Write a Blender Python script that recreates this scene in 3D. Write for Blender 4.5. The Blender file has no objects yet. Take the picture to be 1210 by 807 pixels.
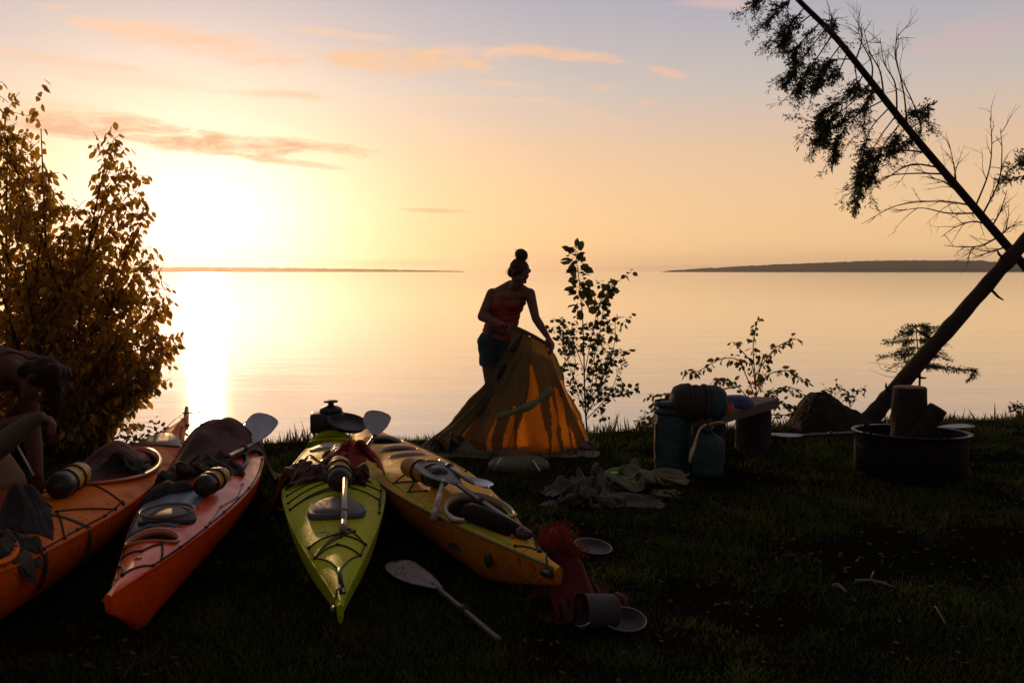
import bpy, bmesh, math, random
import numpy as np
from mathutils import Vector, Matrix, noise
R = math.radians
random.seed(7); rng = np.random.default_rng(7)

# ------------------------------------------------------------------ camera, sky, sun, exposure
S = bpy.context.scene
COL = S.collection
F, CX, CY, HY, CH = 1080.0, 605.0, 403.5, 321.0, 1.55      # focal length in photo pixels, centre, horizon row, camera height
PITCH = math.atan((CY - HY) / F)
cam_data = bpy.data.cameras.new('camera'); cam = bpy.data.objects.new('camera', cam_data); COL.objects.link(cam)
cam.location = (0, 0, CH); cam.rotation_euler = (math.pi / 2 - PITCH, 0, 0)
cam_data.sensor_width = 36; cam_data.lens = 36 * F / 1210; cam_data.clip_start = .05; cam_data.clip_end = 60000
S.camera = cam
S.view_settings.view_transform = 'Standard'; S.view_settings.look = 'None'
S.view_settings.exposure = 0.16; S.view_settings.gamma = 1
S.cycles.use_denoising = True
S.cycles.max_bounces = 6; S.cycles.transparent_max_bounces = 12; S.cycles.volume_bounces = 0
S.cycles.sample_clamp_indirect = 4.0

def ray(px, py):
    u = (px - CX) / F; v = (CY - py) / F
    c, s = math.cos(PITCH), math.sin(PITCH)
    return Vector((u, c + v * s, -s + v * c))
def P(px, py, D):                                   # photo pixel at depth D -> world point
    d = ray(px, py); return Vector((0, 0, CH)) + d * (D / d.y)
def G(px, py, z=0.0):                               # photo pixel on the level z
    d = ray(px, py); return Vector((0, 0, CH)) + d * ((z - CH) / d.z)

SUN_AZ, SUN_EL = R(-18.6), R(5.4)
sun_dir = Vector((math.sin(SUN_AZ) * math.cos(SUN_EL), math.cos(SUN_AZ) * math.cos(SUN_EL), math.sin(SUN_EL)))
sun_data = bpy.data.lights.new('sun', 'SUN'); sun = bpy.data.objects.new('sun', sun_data); COL.objects.link(sun)
sun_data.energy = 1.0; sun_data.angle = R(1.2); sun_data.color = (1, .56, .24)
sun.rotation_euler = sun_dir.to_track_quat('Z', 'Y').to_euler(); sun.location = (-20, 50, 20)

W = bpy.data.worlds.new('World'); S.world = W; W.use_nodes = True
nt = W.node_tree; nt.nodes.clear()
def N(tree, typ, **kw):
    n = tree.nodes.new(typ)
    for k, v in kw.items(): setattr(n, k, v)
    return n
def math_(tree, op, a, b=None, c=None, clamp=False):
    n = N(tree, 'ShaderNodeMath', operation=op, use_clamp=clamp)
    for i, x in enumerate((a, b, c)):
        if x is None: continue
        if isinstance(x, (int, float)): n.inputs[i].default_value = x
        else: tree.links.new(x, n.inputs[i])
    return n.outputs[0]
def mixc(tree, fac, a, b, blend='MIX'):
    n = N(tree, 'ShaderNodeMix', data_type='RGBA', blend_type=blend)
    for s_, x in ((n.inputs[0], fac), (n.inputs[6], a), (n.inputs[7], b)):
        if isinstance(x, (int, float)): s_.default_value = x
        elif isinstance(x, tuple): s_.default_value = (*x, 1) if len(x) == 3 else x
        else: tree.links.new(x, s_)
    return n.outputs[2]
def srgb(r, g, b):
    f = lambda c: (c / 255 / 12.92) if c / 255 <= .04045 else ((c / 255 + .055) / 1.055) ** 2.4
    return (f(r), f(g), f(b))
def build_world():
    L = nt.links.new
    tc = N(nt, 'ShaderNodeTexCoord'); dirv = tc.outputs['Generated']
    nrm = N(nt, 'ShaderNodeVectorMath', operation='NORMALIZE'); L(dirv, nrm.inputs[0]); d = nrm.outputs[0]
    sep = N(nt, 'ShaderNodeSeparateXYZ'); L(d, sep.inputs[0]); x, y, z = sep.outputs
    az = math_(nt, 'ARCTAN2', x, y); el = math_(nt, 'ARCSINE', z)
    dot = N(nt, 'ShaderNodeVectorMath', operation='DOT_PRODUCT'); L(d, dot.inputs[0])
    gl = ray(232, 272).normalized(); dot.inputs[1].default_value = gl
    ang = math_(nt, 'ARCCOSINE', math_(nt, 'MINIMUM', dot.outputs['Value'], .99999))
    ramp = N(nt, 'ShaderNodeValToRGB'); e = ramp.color_ramp.elements
    L(math_(nt, 'DIVIDE', math_(nt, 'MAXIMUM', el, 0.0), math.pi / 2), ramp.inputs[0])
    stops = [(0, srgb(250, 200, 148)), (1.5, srgb(250, 205, 148)), (4, srgb(240, 198, 150)), (7.5, srgb(226, 190, 158)), (11, srgb(198, 186, 178)),
             (17, srgb(160, 162, 182)), (30, srgb(156, 142, 146)), (90, srgb(122, 100, 96))]
    e[0].position = 0; e[0].color = (*stops[0][1], 1); e[1].position = 1; e[1].color = (*stops[-1][1], 1)
    for deg, c in stops[1:-1]:
        q = e.new(deg / 90); q.color = (*c, 1)
    sky = N(nt, 'ShaderNodeTexSky', sky_type='NISHITA'); sky.sun_disc = False; sky.sun_elevation = SUN_EL; sky.sun_rotation = SUN_AZ
    sky.air_density = 1.2; sky.dust_density = 3.0; sky.ozone_density = 2.0
    nish = mixc(nt, 1.0, sky.outputs[0], (.10, .10, .10), 'MULTIPLY')
    base = mixc(nt, .88, nish, ramp.outputs[0])
    # forward glow of the low sun
    ga, ge = math.atan2(gl.x, gl.y), math.asin(gl.z)
    g1 = math_(nt, 'ADD', math_(nt, 'POWER', math_(nt, 'DIVIDE', math_(nt, 'ABSOLUTE', math_(nt, 'SUBTRACT', az, ga)), R(8.0)), 2), math_(nt, 'POWER', math_(nt, 'DIVIDE', math_(nt, 'ABSOLUTE', math_(nt, 'SUBTRACT', el, ge)), R(5.2)), 2))
    g1 = math_(nt, 'EXPONENT', math_(nt, 'MULTIPLY', g1, -1))
    g2 = math_(nt, 'EXPONENT', math_(nt, 'DIVIDE', ang, -R(15)))
    def scaled(col, f): return mixc(nt, 1.0, col, f, 'MULTIPLY')
    def comb(v):
        c = N(nt, 'ShaderNodeCombineXYZ')
        for i in range(3): L(v, c.inputs[i])
        return c.outputs[0]
    base = mixc(nt, 1.0, base, scaled((.38, .43, .62), comb(g1)), 'ADD')
    base = mixc(nt, 1.0, base, scaled((.15, .08, .07), comb(g2)), 'ADD')
    # clouds
    cv = N(nt, 'ShaderNodeCombineXYZ'); L(math_(nt, 'MULTIPLY', az, 17), cv.inputs[0]); L(math_(nt, 'MULTIPLY', el, 75), cv.inputs[1])
    nz = N(nt, 'ShaderNodeTexNoise'); nz.inputs['Scale'].default_value = 1; nz.inputs['Detail'].default_value = 9; nz.inputs['Roughness'].default_value = .66
    nz.inputs['Distortion'].default_value = .5; L(cv.outputs[0], nz.inputs['Vector']); nf = nz.outputs[0]
    def cloud(px, py, hw, hh, slope, colr, alpha, k=2.6):
        nonlocal base
        dr = ray(px, py).normalized(); a0 = math.atan2(dr.x, dr.y); e0 = math.asin(dr.z)
        da = math_(nt, 'SUBTRACT', az, a0)
        de = math_(nt, 'ADD', math_(nt, 'SUBTRACT', el, e0), math_(nt, 'MULTIPLY', da, slope))
        u = math_(nt, 'POWER', math_(nt, 'DIVIDE', math_(nt, 'ABSOLUTE', da), hw / F), 2)
        v = math_(nt, 'POWER', math_(nt, 'DIVIDE', math_(nt, 'ABSOLUTE', de), hh / F), 2)
        m = math_(nt, 'SUBTRACT', 1.0, math_(nt, 'ADD', u, v))
        m = math_(nt, 'ADD', m, math_(nt, 'MULTIPLY', math_(nt, 'SUBTRACT', nf, .52), k))
        m = math_(nt, 'MULTIPLY', math_(nt, 'SMOOTH_MIN', math_(nt, 'MAXIMUM', m, 0.0), 1.0, .2), alpha, clamp=True)
        base = mixc(nt, m, base, srgb(*colr))
    cloud(290, 172, 155, 15, .03, (208, 158, 118), .9, 3.2)
    cloud(110, 150, 105, 18, .0, (214, 166, 132), .85, 3.2)
    cloud(60, 128, 90, 12, .05, (240, 200, 160), .5)
    cloud(480, 72, 150, 17, -.01, (240, 192, 150), .85, 3.4)
    cloud(330, 190, 90, 5, .1, (214, 164, 120), .6)
    cloud(330, 112, 60, 7, .0, (232, 190, 150), .6)
    cloud(150, 95, 120, 9, .03, (240, 205, 175), .5)
    cloud(665, 64, 85, 9, .12, (242, 190, 150), .9, 2.6)
    cloud(790, 86, 30, 6, .25, (238, 186, 156), .7, 1.5)
    cloud(400, 40, 90, 6, .05, (240, 198, 165), .6, 3)
    cloud(60, 70, 120, 8, .02, (236, 196, 165), .6, 3)
    cloud(600, 100, 50, 5, .1, (238, 196, 160), .5, 2)
    cloud(220, 48, 150, 18, .1, (240, 196, 165), .9, 3.6)
    cloud(560, 60, 60, 9, .05, (240, 196, 165), .6, 3)
    cloud(120, 30, 60, 8, .1, (240, 200, 175), .6, 3)
    cloud(560, 118, 120, 6, .02, (240, 200, 160), .4)
    cloud(710, 104, 22, 5, 0, (236, 188, 160), .5, 1.4)
    cloud(765, 121, 14, 5, 0, (236, 184, 156), .6, 1.2)
    cloud(512, 249, 46, 3.5, .03, (214, 170, 124), .6, .8)
    cloud(450, 311, 105, 5.5, .0, (226, 172, 120), .6, 1.4)
    cloud(1160, 45, 90, 24, -.1, (206, 172, 170), .40)
    cloud(860, 6, 60, 8, .1, (225, 185, 172), .5)
    cloud(690, 135, 60, 14, .3, (236, 196, 164), .28)
    cloud(840, 317, 160, 5, .0, (214, 164, 124), .55, 1.0)
    # the sky away from the sunset is dim
    back = N(nt, 'ShaderNodeMapRange', interpolation_type='SMOOTHSTEP'); L(y, back.inputs[0])
    back.inputs[1].default_value = -.25; back.inputs[2].default_value = .75; back.inputs[3].default_value = .36; back.inputs[4].default_value = 1.0
    fin = mixc(nt, 1.0, base, comb(back.outputs[0]), 'MULTIPLY')
    bg = N(nt, 'ShaderNodeBackground'); L(fin, bg.inputs[0]); bg.inputs[1].default_value = 1.0
    out = N(nt, 'ShaderNodeOutputWorld'); L(bg.outputs[0], out.inputs[0])
build_world()

# ------------------------------------------------------------------ materials
MATS = {}
def mat(name, col, rough=.6, col2=None, nscale=8, bump=0, bscale=60, trans=0, tcol=None, metal=0, coat=0, spec=.5, stretch=(1, 1, 1), rvar=0, lo=.35, hi=.65, sheen=0, speck=None):
    if name in MATS: return MATS[name]
    m = bpy.data.materials.new(name); m.use_nodes = True; t = m.node_tree; b = t.nodes['Principled BSDF']
    b.inputs['Base Color'].default_value = (*col, 1); b.inputs['Roughness'].default_value = rough
    b.inputs['Metallic'].default_value = metal; b.inputs['Coat Weight'].default_value = coat; b.inputs['Coat Roughness'].default_value = .12
    b.inputs['Specular IOR Level'].default_value = spec; b.inputs['Sheen Weight'].default_value = sheen
    tc = N(t, 'ShaderNodeTexCoord'); mp = N(t, 'ShaderNodeMapping'); mp.inputs['Scale'].default_value = stretch
    t.links.new(tc.outputs['Object'], mp.inputs[0])
    if col2 is not None:
        n = N(t, 'ShaderNodeTexNoise'); n.inputs['Scale'].default_value = nscale; n.inputs['Detail'].default_value = 6; n.inputs['Roughness'].default_value = .6
        t.links.new(mp.outputs[0], n.inputs['Vector'])
        mr = N(t, 'ShaderNodeMapRange'); t.links.new(n.outputs[0], mr.inputs[0]); mr.inputs[1].default_value = lo; mr.inputs[2].default_value = hi
        t.links.new(mixc(t, mr.outputs[0], col, col2), b.inputs['Base Color'])
        if speck is not None:                        # mud splashes, dried drops and scuffs
            s1 = N(t, 'ShaderNodeTexNoise'); s1.inputs['Scale'].default_value = 46; s1.inputs['Detail'].default_value = 3; t.links.new(mp.outputs[0], s1.inputs['Vector'])
            s2 = N(t, 'ShaderNodeTexNoise'); s2.inputs['Scale'].default_value = 3.2; s2.inputs['Detail'].default_value = 5; t.links.new(mp.outputs[0], s2.inputs['Vector'])
            w1 = N(t, 'ShaderNodeMapRange'); t.links.new(math_(t, 'ADD', s1.outputs[0], math_(t, 'MULTIPLY', s2.outputs[0], .5)), w1.inputs[0]); w1.inputs[1].default_value = .86; w1.inputs[2].default_value = .98; w1.inputs[4].default_value = .75
            t.links.new(mixc(t, w1.outputs[0], b.inputs['Base Color'].links[0].from_socket, speck), b.inputs['Base Color'])
            m3 = N(t, 'ShaderNodeMapping'); m3.inputs['Scale'].default_value = (1, .08, 1); m3.inputs['Rotation'].default_value = (0, 0, .35); t.links.new(tc.outputs['Object'], m3.inputs[0])
            s3 = N(t, 'ShaderNodeTexNoise'); s3.inputs['Scale'].default_value = 120; s3.inputs['Detail'].default_value = 2; t.links.new(m3.outputs[0], s3.inputs['Vector'])
            w3 = N(t, 'ShaderNodeMapRange'); t.links.new(s3.outputs[0], w3.inputs[0]); w3.inputs[1].default_value = .66; w3.inputs[2].default_value = .72; w3.inputs[4].default_value = .4
            t.links.new(mixc(t, w3.outputs[0], b.inputs['Base Color'].links[0].from_socket, tuple(min(1, q * .6 + .12) for q in col)), b.inputs['Base Color'])
        if rvar:
            r2 = N(t, 'ShaderNodeMapRange'); t.links.new(n.outputs[0], r2.inputs[0]); r2.inputs[1].default_value = .3; r2.inputs[2].default_value = .7
            r2.inputs[3].default_value = rough; r2.inputs[4].default_value = min(1, rough + rvar); t.links.new(r2.outputs[0], b.inputs['Roughness'])
    if bump:
        n = N(t, 'ShaderNodeTexNoise'); n.inputs['Scale'].default_value = bscale; n.inputs['Detail'].default_value = 5; t.links.new(mp.outputs[0], n.inputs['Vector'])
        bp = N(t, 'ShaderNodeBump'); bp.inputs['Strength'].default_value = bump; bp.inputs['Distance'].default_value = .01
        t.links.new(n.outputs[0], bp.inputs['Height']); t.links.new(bp.outputs[0], b.inputs['Normal'])
    if trans:
        tr = N(t, 'ShaderNodeBsdfTranslucent'); tr.inputs[0].default_value = (*(tcol or col), 1)
        mx = N(t, 'ShaderNodeMixShader'); mx.inputs[0].default_value = trans
        t.links.new(b.outputs[0], mx.inputs[1]); t.links.new(tr.outputs[0], mx.inputs[2])
        t.links.new(mx.outputs[0], t.nodes['Material Output'].inputs[0])
    MATS[name] = m
    return m

# ------------------------------------------------------------------ object helpers
ORG = {}
def tag(o, label=None, cat=None, group=None, kind=None):
    if label: o['label'] = label
    if cat: o['category'] = cat
    if group: o['group'] = group
    if kind: o['kind'] = kind
    return o
def thing(name, loc, label, cat, group=None):
    o = bpy.data.objects.new(name, None); COL.objects.link(o); o.location = loc; o.empty_display_size = .1
    ORG[o] = Vector(loc); return tag(o, label, cat, group)
class MB:                                           # collects vertices and faces in world space, built as ONE mesh
    def __init__(s): s.v = []; s.f = []; s.m = []
    def add(s, vs, fs, mi=0):
        k = len(s.v); s.v += [tuple(p) for p in vs]; s.f += [tuple(i + k for i in f) for f in fs]; s.m += [mi] * len(fs)
    def tube(s, pts, rad, n=8, cap=True, mi=0, flat=None):
        pts = [Vector(p) for p in pts]; m = len(pts)
        rs = [rad] * m if isinstance(rad, (int, float)) else list(rad)
        vs = []; up = None
        for i, p in enumerate(pts):
            t = (pts[min(i + 1, m - 1)] - pts[max(i - 1, 0)])
            if t.length < 1e-9: t = Vector((0, 0, 1))
            t.normalize()
            if up is None:
                up = Vector((0, 0, 1)) if abs(t.z) < .9 else Vector((1, 0, 0))
            up = (up - t * up.dot(t))
            if up.length < 1e-6: up = t.orthogonal()
            up.normalize(); sd = t.cross(up)
            for k in range(n):
                a = 2 * math.pi * k / n
                vs.append(p + (sd * math.cos(a) + up * math.sin(a) * (flat or 1)) * rs[i])
        fs = [(i * n + k, i * n + (k + 1) % n, (i + 1) * n + (k + 1) % n, (i + 1) * n + k) for i in range(m - 1) for k in range(n)]
        if cap: fs += [tuple(range(n))[::-1], tuple((m - 1) * n + k for k in range(n))]
        s.add(vs, fs, mi)
    def lathe(s, prof, M, n=32, mi=0, wob=0, seed=0, close=False):      # prof: (r, z) list, M: 4x4
        vs = []
        for (r, z) in prof:
            for k in range(n):
                a = 2 * math.pi * k / n
                q = 1 + (wob * noise.noise(Vector((math.cos(a) * 2.2, math.sin(a) * 2.2, z * 9 + seed))) if wob else 0)
                vs.append(M @ Vector((r * q * math.cos(a), r * q * math.sin(a), z)))
        m = len(prof)
        fs = [(i * n + k, i * n + (k + 1) % n, (i + 1) * n + (k + 1) % n, (i + 1) * n + k) for i in range(m - 1) for k in range(n)]
        if prof[0][0] > 1e-4 and not close: fs.append(tuple(range(n))[::-1])
        if prof[-1][0] > 1e-4 and not close: fs.append(tuple((m - 1) * n + k for k in range(n)))
        if close: fs += [((m - 1) * n + k, (m - 1) * n + (k + 1) % n, (k + 1) % n, k) for k in range(n)]
        s.add(vs, fs, mi)
    def box(s, M, sx, sy, sz, mi=0):
        vs = [M @ Vector((a * sx / 2, b * sy / 2, c * sz / 2)) for c in (-1, 1) for b in (-1, 1) for a in (-1, 1)]
        s.add(vs, [(0, 2, 3, 1), (4, 5, 7, 6), (0, 1, 5, 4), (2, 6, 7, 3), (0, 4, 6, 2), (1, 3, 7, 5)], mi)
    def ell(s, c, rx, ry, rz, M3=None, nu=16, nv=10, mi=0):
        vs = []; c = Vector(c); M3 = M3 or Matrix.Identity(3)
        for i in range(nv + 1):
            th = math.pi * i / nv
            for k in range(nu):
                a = 2 * math.pi * k / nu
                vs.append(c + M3 @ Vector((rx * math.sin(th) * math.cos(a), ry * math.sin(th) * math.sin(a), rz * math.cos(th))))
        fs = [(i * nu + k, (i + 1) * nu + k, (i + 1) * nu + (k + 1) % nu, i * nu + (k + 1) % nu) for i in range(nv) for k in range(nu)]
        s.add(vs, fs, mi)
    def build(s, name, mats, parent=None, smooth=True, bevel=0, sub=0, autosmooth=None, base=None):
        vs = np.array(s.v, dtype=float)
        if parent is not None: o0 = ORG[parent]
        elif base is not None: o0 = Vector(base)
        else: o0 = Vector(((vs[:, 0].min() + vs[:, 0].max()) / 2, (vs[:, 1].min() + vs[:, 1].max()) / 2, vs[:, 2].min()))
        vs = vs - np.array(o0)
        me = bpy.data.meshes.new(name); me.from_pydata(vs.tolist(), [], s.f)
        mats = mats if isinstance(mats, (list, tuple)) else [mats]
        for m in mats: me.materials.append(m)
        if len(mats) > 1: me.polygons.foreach_set('material_index', s.m)
        bm = bmesh.new(); bm.from_mesh(me); bmesh.ops.remove_doubles(bm, verts=bm.verts, dist=1e-5) if len(s.v) < 60000 else None
        bmesh.ops.recalc_face_normals(bm, faces=bm.faces) if len(s.v) < 60000 else None
        bm.to_mesh(me); bm.free()
        if smooth: me.polygons.foreach_set('use_smooth', [True] * len(me.polygons))
        o = bpy.data.objects.new(name, me); COL.objects.link(o)
        if parent is not None: o.parent = parent
        else: o.location = o0
        ORG[o] = Vector(o0)
        if autosmooth is not None: me.set_sharp_from_angle(angle=R(autosmooth))
        if bevel:
            b = o.modifiers.new('b', 'BEVEL'); b.width = bevel; b.segments = 2; b.limit_method = 'ANGLE'
        if sub: q = o.modifiers.new('s', 'SUBSURF'); q.levels = q.render_levels = sub
        return o
def frame(loc, xdir, zdir=Vector((0, 0, 1))):        # 4x4 with local x along xdir and local z near zdir
    x = Vector(xdir).normalized(); z = Vector(zdir); z = (z - x * z.dot(x)).normalized(); y = z.cross(x)
    return Matrix.Translation(Vector(loc)) @ Matrix((x, y, z)).transposed().to_4x4()
def zframe(loc, zdir): # local z along zdir
    z = Vector(zdir).normalized(); x = z.orthogonal().normalized(); y = z.cross(x)
    return Matrix.Translation(Vector(loc)) @ Matrix((x, y, z)).transposed().to_4x4()
def bez(pts, n=12):                                  # Catmull-Rom through points
    pts = [Vector(p) for p in pts]; out = []
    q = [pts[0] * 2 - pts[1]] + pts + [pts[-1] * 2 - pts[-2]]
    for i in range(1, len(q) - 2):
        for k in range(n):
            t = k / n
            out.append(.5 * ((2 * q[i]) + (q[i + 1] - q[i - 1]) * t + (2 * q[i - 1] - 5 * q[i] + 4 * q[i + 1] - q[i + 2]) * t * t + (3 * q[i] - q[i - 1] - 3 * q[i + 1] + q[i + 2]) * t ** 3))
    out.append(pts[-1]); return out

# leaf clouds: many small faces in one mesh
class Leaves:
    TPL = dict(
        leaf=(np.array([(0, 0, 0), (.3, .27, .05), (.68, .22, .04), (1, 0, -.06), (.68, -.22, .04), (.3, -.27, .05), (.5, 0, -.03)]), [(0, 6, 2, 1), (6, 3, 2), (6, 4, 3), (0, 5, 4, 6)]),
        round=(np.array([(0, 0, 0), (.18, .34, .05), (.6, .38, .05), (1, 0, -.05), (.6, -.38, .05), (.18, -.34, .05), (.45, 0, -.03)]), [(0, 6, 2, 1), (6, 3, 2), (6, 4, 3), (0, 5, 4, 6)]),
        needle=(np.array([(0, 0, 0), (.5, .16, .02), (1, 0, 0), (.5, -.16, .02)]), [(0, 3, 2, 1)]),
        blade=(np.array([(0, -.06, 0), (0, .06, 0), (.6, .035, .0), (.6, -.035, .0), (1, 0, 0)]), [(0, 1, 2, 3), (3, 2, 4)]))
    def __init__(s, kind): s.kind = kind; s.p = []; s.d = []; s.s = []
    def add(s, p, d, size): s.p.append(tuple(p)); s.d.append(tuple(d)); s.s.append(size)
    def build(s, name, m, parent=None, base=(0, 0, 0), updown=False, extra=None):
        tv, tf = s.TPL[s.kind]; p = np.array(s.p); d = np.array(s.d); z = np.array(s.s)[:, None, None]
        d = d / np.linalg.norm(d, axis=1)[:, None]
        r = rng.normal(size=p.shape)
        if updown: r[:, 2] += 2.0
        y = np.cross(d, r); y /= np.linalg.norm(y, axis=1)[:, None]; w = np.cross(d, y)
        o0 = np.array(ORG[parent]) if parent is not None else np.array(base)
        V = (p - o0)[:, None, :] + z * (tv[None, :, 0:1] * d[:, None, :] + tv[None, :, 1:2] * y[:, None, :] + tv[None, :, 2:3] * w[:, None, :])
        n, k = len(p), len(tv); V = V.reshape(-1, 3)
        loops = np.concatenate([np.array(f) for f in tf]); sizes = [len(f) for f in tf]
        li = (np.arange(n)[:, None] * k + loops[None]).ravel()
        me = bpy.data.meshes.new(name); me.vertices.add(len(V)); me.vertices.foreach_set('co', V.ravel())
        me.loops.add(len(li)); me.loops.foreach_set('vertex_index', li.astype(np.int32))
        sz = np.tile(sizes, n); st = np.concatenate([[0], np.cumsum(sz)[:-1]])
        me.polygons.add(len(sz)); me.polygons.foreach_set('loop_start', st.astype(np.int32)); me.polygons.foreach_set('loop_total', sz.astype(np.int32))
        me.materials.append(m); me.update(calc_edges=True); me.validate()
        o = bpy.data.objects.new(name, me); COL.objects.link(o)
        if parent is not None: o.parent = parent
        else: o.location = base
        ORG[o] = Vector(o0.tolist()); return o

def remeshed(name, mb, m, parent, voxel=.008, smooth=4, disp=0, dscale=6, cuts=()):
    """union of overlapping solids turned into one continuous surface"""
    vs = np.array(mb.v); o0 = ORG[parent]
    me = bpy.data.meshes.new('tmp'); me.from_pydata((vs - np.array(o0)).tolist(), [], mb.f)
    bm = bmesh.new(); bm.from_mesh(me); bmesh.ops.remove_doubles(bm, verts=bm.verts, dist=1e-6); bmesh.ops.recalc_face_normals(bm, faces=bm.faces); bm.to_mesh(me); bm.free()
    t = bpy.data.objects.new('tmp', me); COL.objects.link(t)
    q = t.modifiers.new('r', 'REMESH'); q.mode = 'VOXEL'; q.voxel_size = voxel
    q = t.modifiers.new('s', 'SMOOTH'); q.iterations = smooth; q.factor = .5
    dg = bpy.context.evaluated_depsgraph_get(); me2 = bpy.data.meshes.new_from_object(t.evaluated_get(dg))
    bpy.data.objects.remove(t); bpy.data.meshes.remove(me)
    bm = bmesh.new(); bm.from_mesh(me2)
    for (co, no) in cuts:                            # keep what lies behind each plane
        bmesh.ops.bisect_plane(bm, geom=bm.verts[:] + bm.edges[:] + bm.faces[:], plane_co=Vector(co) - o0, plane_no=no, clear_outer=True)
    if disp:
        bm.normal_update()
        for v in bm.verts: v.co += v.normal * disp * (noise.noise(v.co * dscale) + .5 * noise.noise(v.co * dscale * 2.3))
    bm.to_mesh(me2); bm.free()
    me2.name = name; me2.materials.clear(); me2.materials.append(m); me2.polygons.foreach_set('use_smooth', [True] * len(me2.polygons))
    o = bpy.data.objects.new(name, me2); COL.objects.link(o); o.parent = parent; ORG[o] = Vector(o0)
    return o

# ------------------------------------------------------------------ setting: ground, lake, hills
def edgeY(x): return 8.95 + .2 * max(-8, min(9, x)) + .12 * noise.noise(Vector((x * .7, 3, 0))) + .05 * noise.noise(Vector((x * 2.9, 7, 0)))
WATER_Z = -.8
def gz(x, y):
    e = edgeY(x); z = .035 * noise.noise(Vector((x * .5, y * .5, 0))) + .018 * noise.noise(Vector((x * 1.9, y * 1.9, 4)))
    near = min(1, max(0, (math.hypot(x, y - 5) - 9) / 10)); z += near * .25 * noise.noise(Vector((x * .12, y * .12, 9)))
    d = y - e
    if d > -.5: z -= .10 * min(1, (d + .5) / .5) ** 2
    if d > 0: z -= min(2.6, d * .85 + .1 * noise.noise(Vector((x * 3, y * 3, 0))))
    return z
def build_ground():
    ys = np.concatenate([np.linspace(-80, 0, 14)[:-1], np.linspace(0, 2.6, 12)[:-1], np.linspace(2.6, 13, 190), np.linspace(13, 40, 10)[1:]])
    xs = np.concatenate([np.linspace(-160, -8, 16)[:-1], np.linspace(-8, 8.5, 230), np.linspace(8.5, 160, 16)[1:]])
    mb = MB(); vs = []
    for y in ys:
        for x in xs:
            fine = .008 * noise.noise(Vector((x * 11, y * 11, 0))) + .006 * noise.noise(Vector((x * 27, y * 27, 0))) if abs(x) < 9 and 2 < y < 13 else 0
            vs.append((x, y, gz(x, y) + fine))
    nx = len(xs); fs = [(j * nx + i, j * nx + i + 1, (j + 1) * nx + i + 1, (j + 1) * nx + i) for j in range(len(ys) - 1) for i in range(nx - 1)]
    mb.add(vs, fs)
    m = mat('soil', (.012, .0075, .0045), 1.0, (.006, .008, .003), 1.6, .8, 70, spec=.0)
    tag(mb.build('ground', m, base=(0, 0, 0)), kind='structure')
build_ground()

def water_material():
    m = bpy.data.materials.new('lake_water'); m.use_nodes = True; t = m.node_tree; b = t.nodes['Principled BSDF']
    b.inputs['Base Color'].default_value = (.05, .035, .032, 1); b.inputs['Roughness'].default_value = .07; b.inputs['IOR'].default_value = 4.0
    g = N(t, 'ShaderNodeNewGeometry')
    h = None
    for (sx, sy, amp, ds) in ((.12, .5, .22, .16), (.9, 2.6, .20, .05), (6, 9, .4, .010)):
        mp = N(t, 'ShaderNodeMapping'); mp.inputs['Scale'].default_value = (sx, sy, 1); mp.inputs['Rotation'].default_value = (0, 0, R(8))
        t.links.new(g.outputs['Position'], mp.inputs[0])
        n = N(t, 'ShaderNodeTexNoise'); n.inputs['Scale'].default_value = 1; n.inputs['Detail'].default_value = 4; t.links.new(mp.outputs[0], n.inputs['Vector'])
        bp = N(t, 'ShaderNodeBump'); bp.inputs['Strength'].default_value = amp; bp.inputs['Distance'].default_value = ds * .35
        t.links.new(n.outputs[0], bp.inputs['Height'])
        if h: t.links.new(h, bp.inputs['Normal'])
        h = bp.outputs[0]
    t.links.new(h, b.inputs['Normal'])
    b.inputs['Coat Weight'].default_value = 1; b.inputs['Coat IOR'].default_value = 1.9; b.inputs['Coat Roughness'].default_value = .10; t.links.new(h, b.inputs['Coat Normal'])
    return m
mb = MB(); mb.add([(-10000, 9, WATER_Z), (10000, 9, WATER_Z), (10000, 9000, WATER_Z), (-10000, 9000, WATER_Z)], [(0, 1, 2, 3)])
mb.v = [(x, (y if y > 100 else 7.5), z) for x, y, z in mb.v]
mb.add([(-10000, -200, WATER_Z - .0), (-159, -200, WATER_Z), (-159, 7.5, WATER_Z), (-10000, 7.5, WATER_Z)], [(0, 1, 2, 3)])
tag(mb.build('lake_water', water_material(), base=(0, 0, WATER_Z), smooth=False), kind='structure')

def hill(px0, px1, D, prof, seed, col, depth):
    n = 260; mb = MB(); vs = []
    for i in range(n + 1):
        u = i / n; px = px0 + (px1 - px0) * u; x = (px - CX) / F * D
        hpx = np.interp(u, [p[0] for p in prof], [p[1] for p in prof])
        h = hpx / F * D * (1 + .0 * u)
        jag = D / F * (1.0 * noise.noise(Vector((u * 60, seed, 0))) + .8 * noise.noise(Vector((u * 190, seed, 2)))) * min(1, hpx / 4)
        top = max(.5, h + jag)
        vs += [(x, D, WATER_Z - 1), (x, D + 3, WATER_Z + top * .35), (x, D + depth * .25, WATER_Z + top), (x, D + depth, WATER_Z - 1)]
    fs = [(4 * i + k, 4 * i + k + 1, 4 * i + k + 5, 4 * i + k + 4) for i in range(n) for k in range(3)]
    mb.add(vs, fs); return tag(mb.build('hills', col, smooth=False), kind='structure')
hm = mat('far_forest', (.07, .062, .045), .95, (.04, .042, .03), .02, spec=.0)
hill(798, 1400, 4300, [(0, 2), (.08, 5), (.2, 9), (.42, 14), (.62, 14), (.66, 12), (.8, 7), (1, 1)], 3, hm, 500)
hill(120, 545, 5200, [(0, 4), (.2, 6), (.5, 5), (.75, 3.5), (1, 1)], 8, hm, 500)

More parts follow.
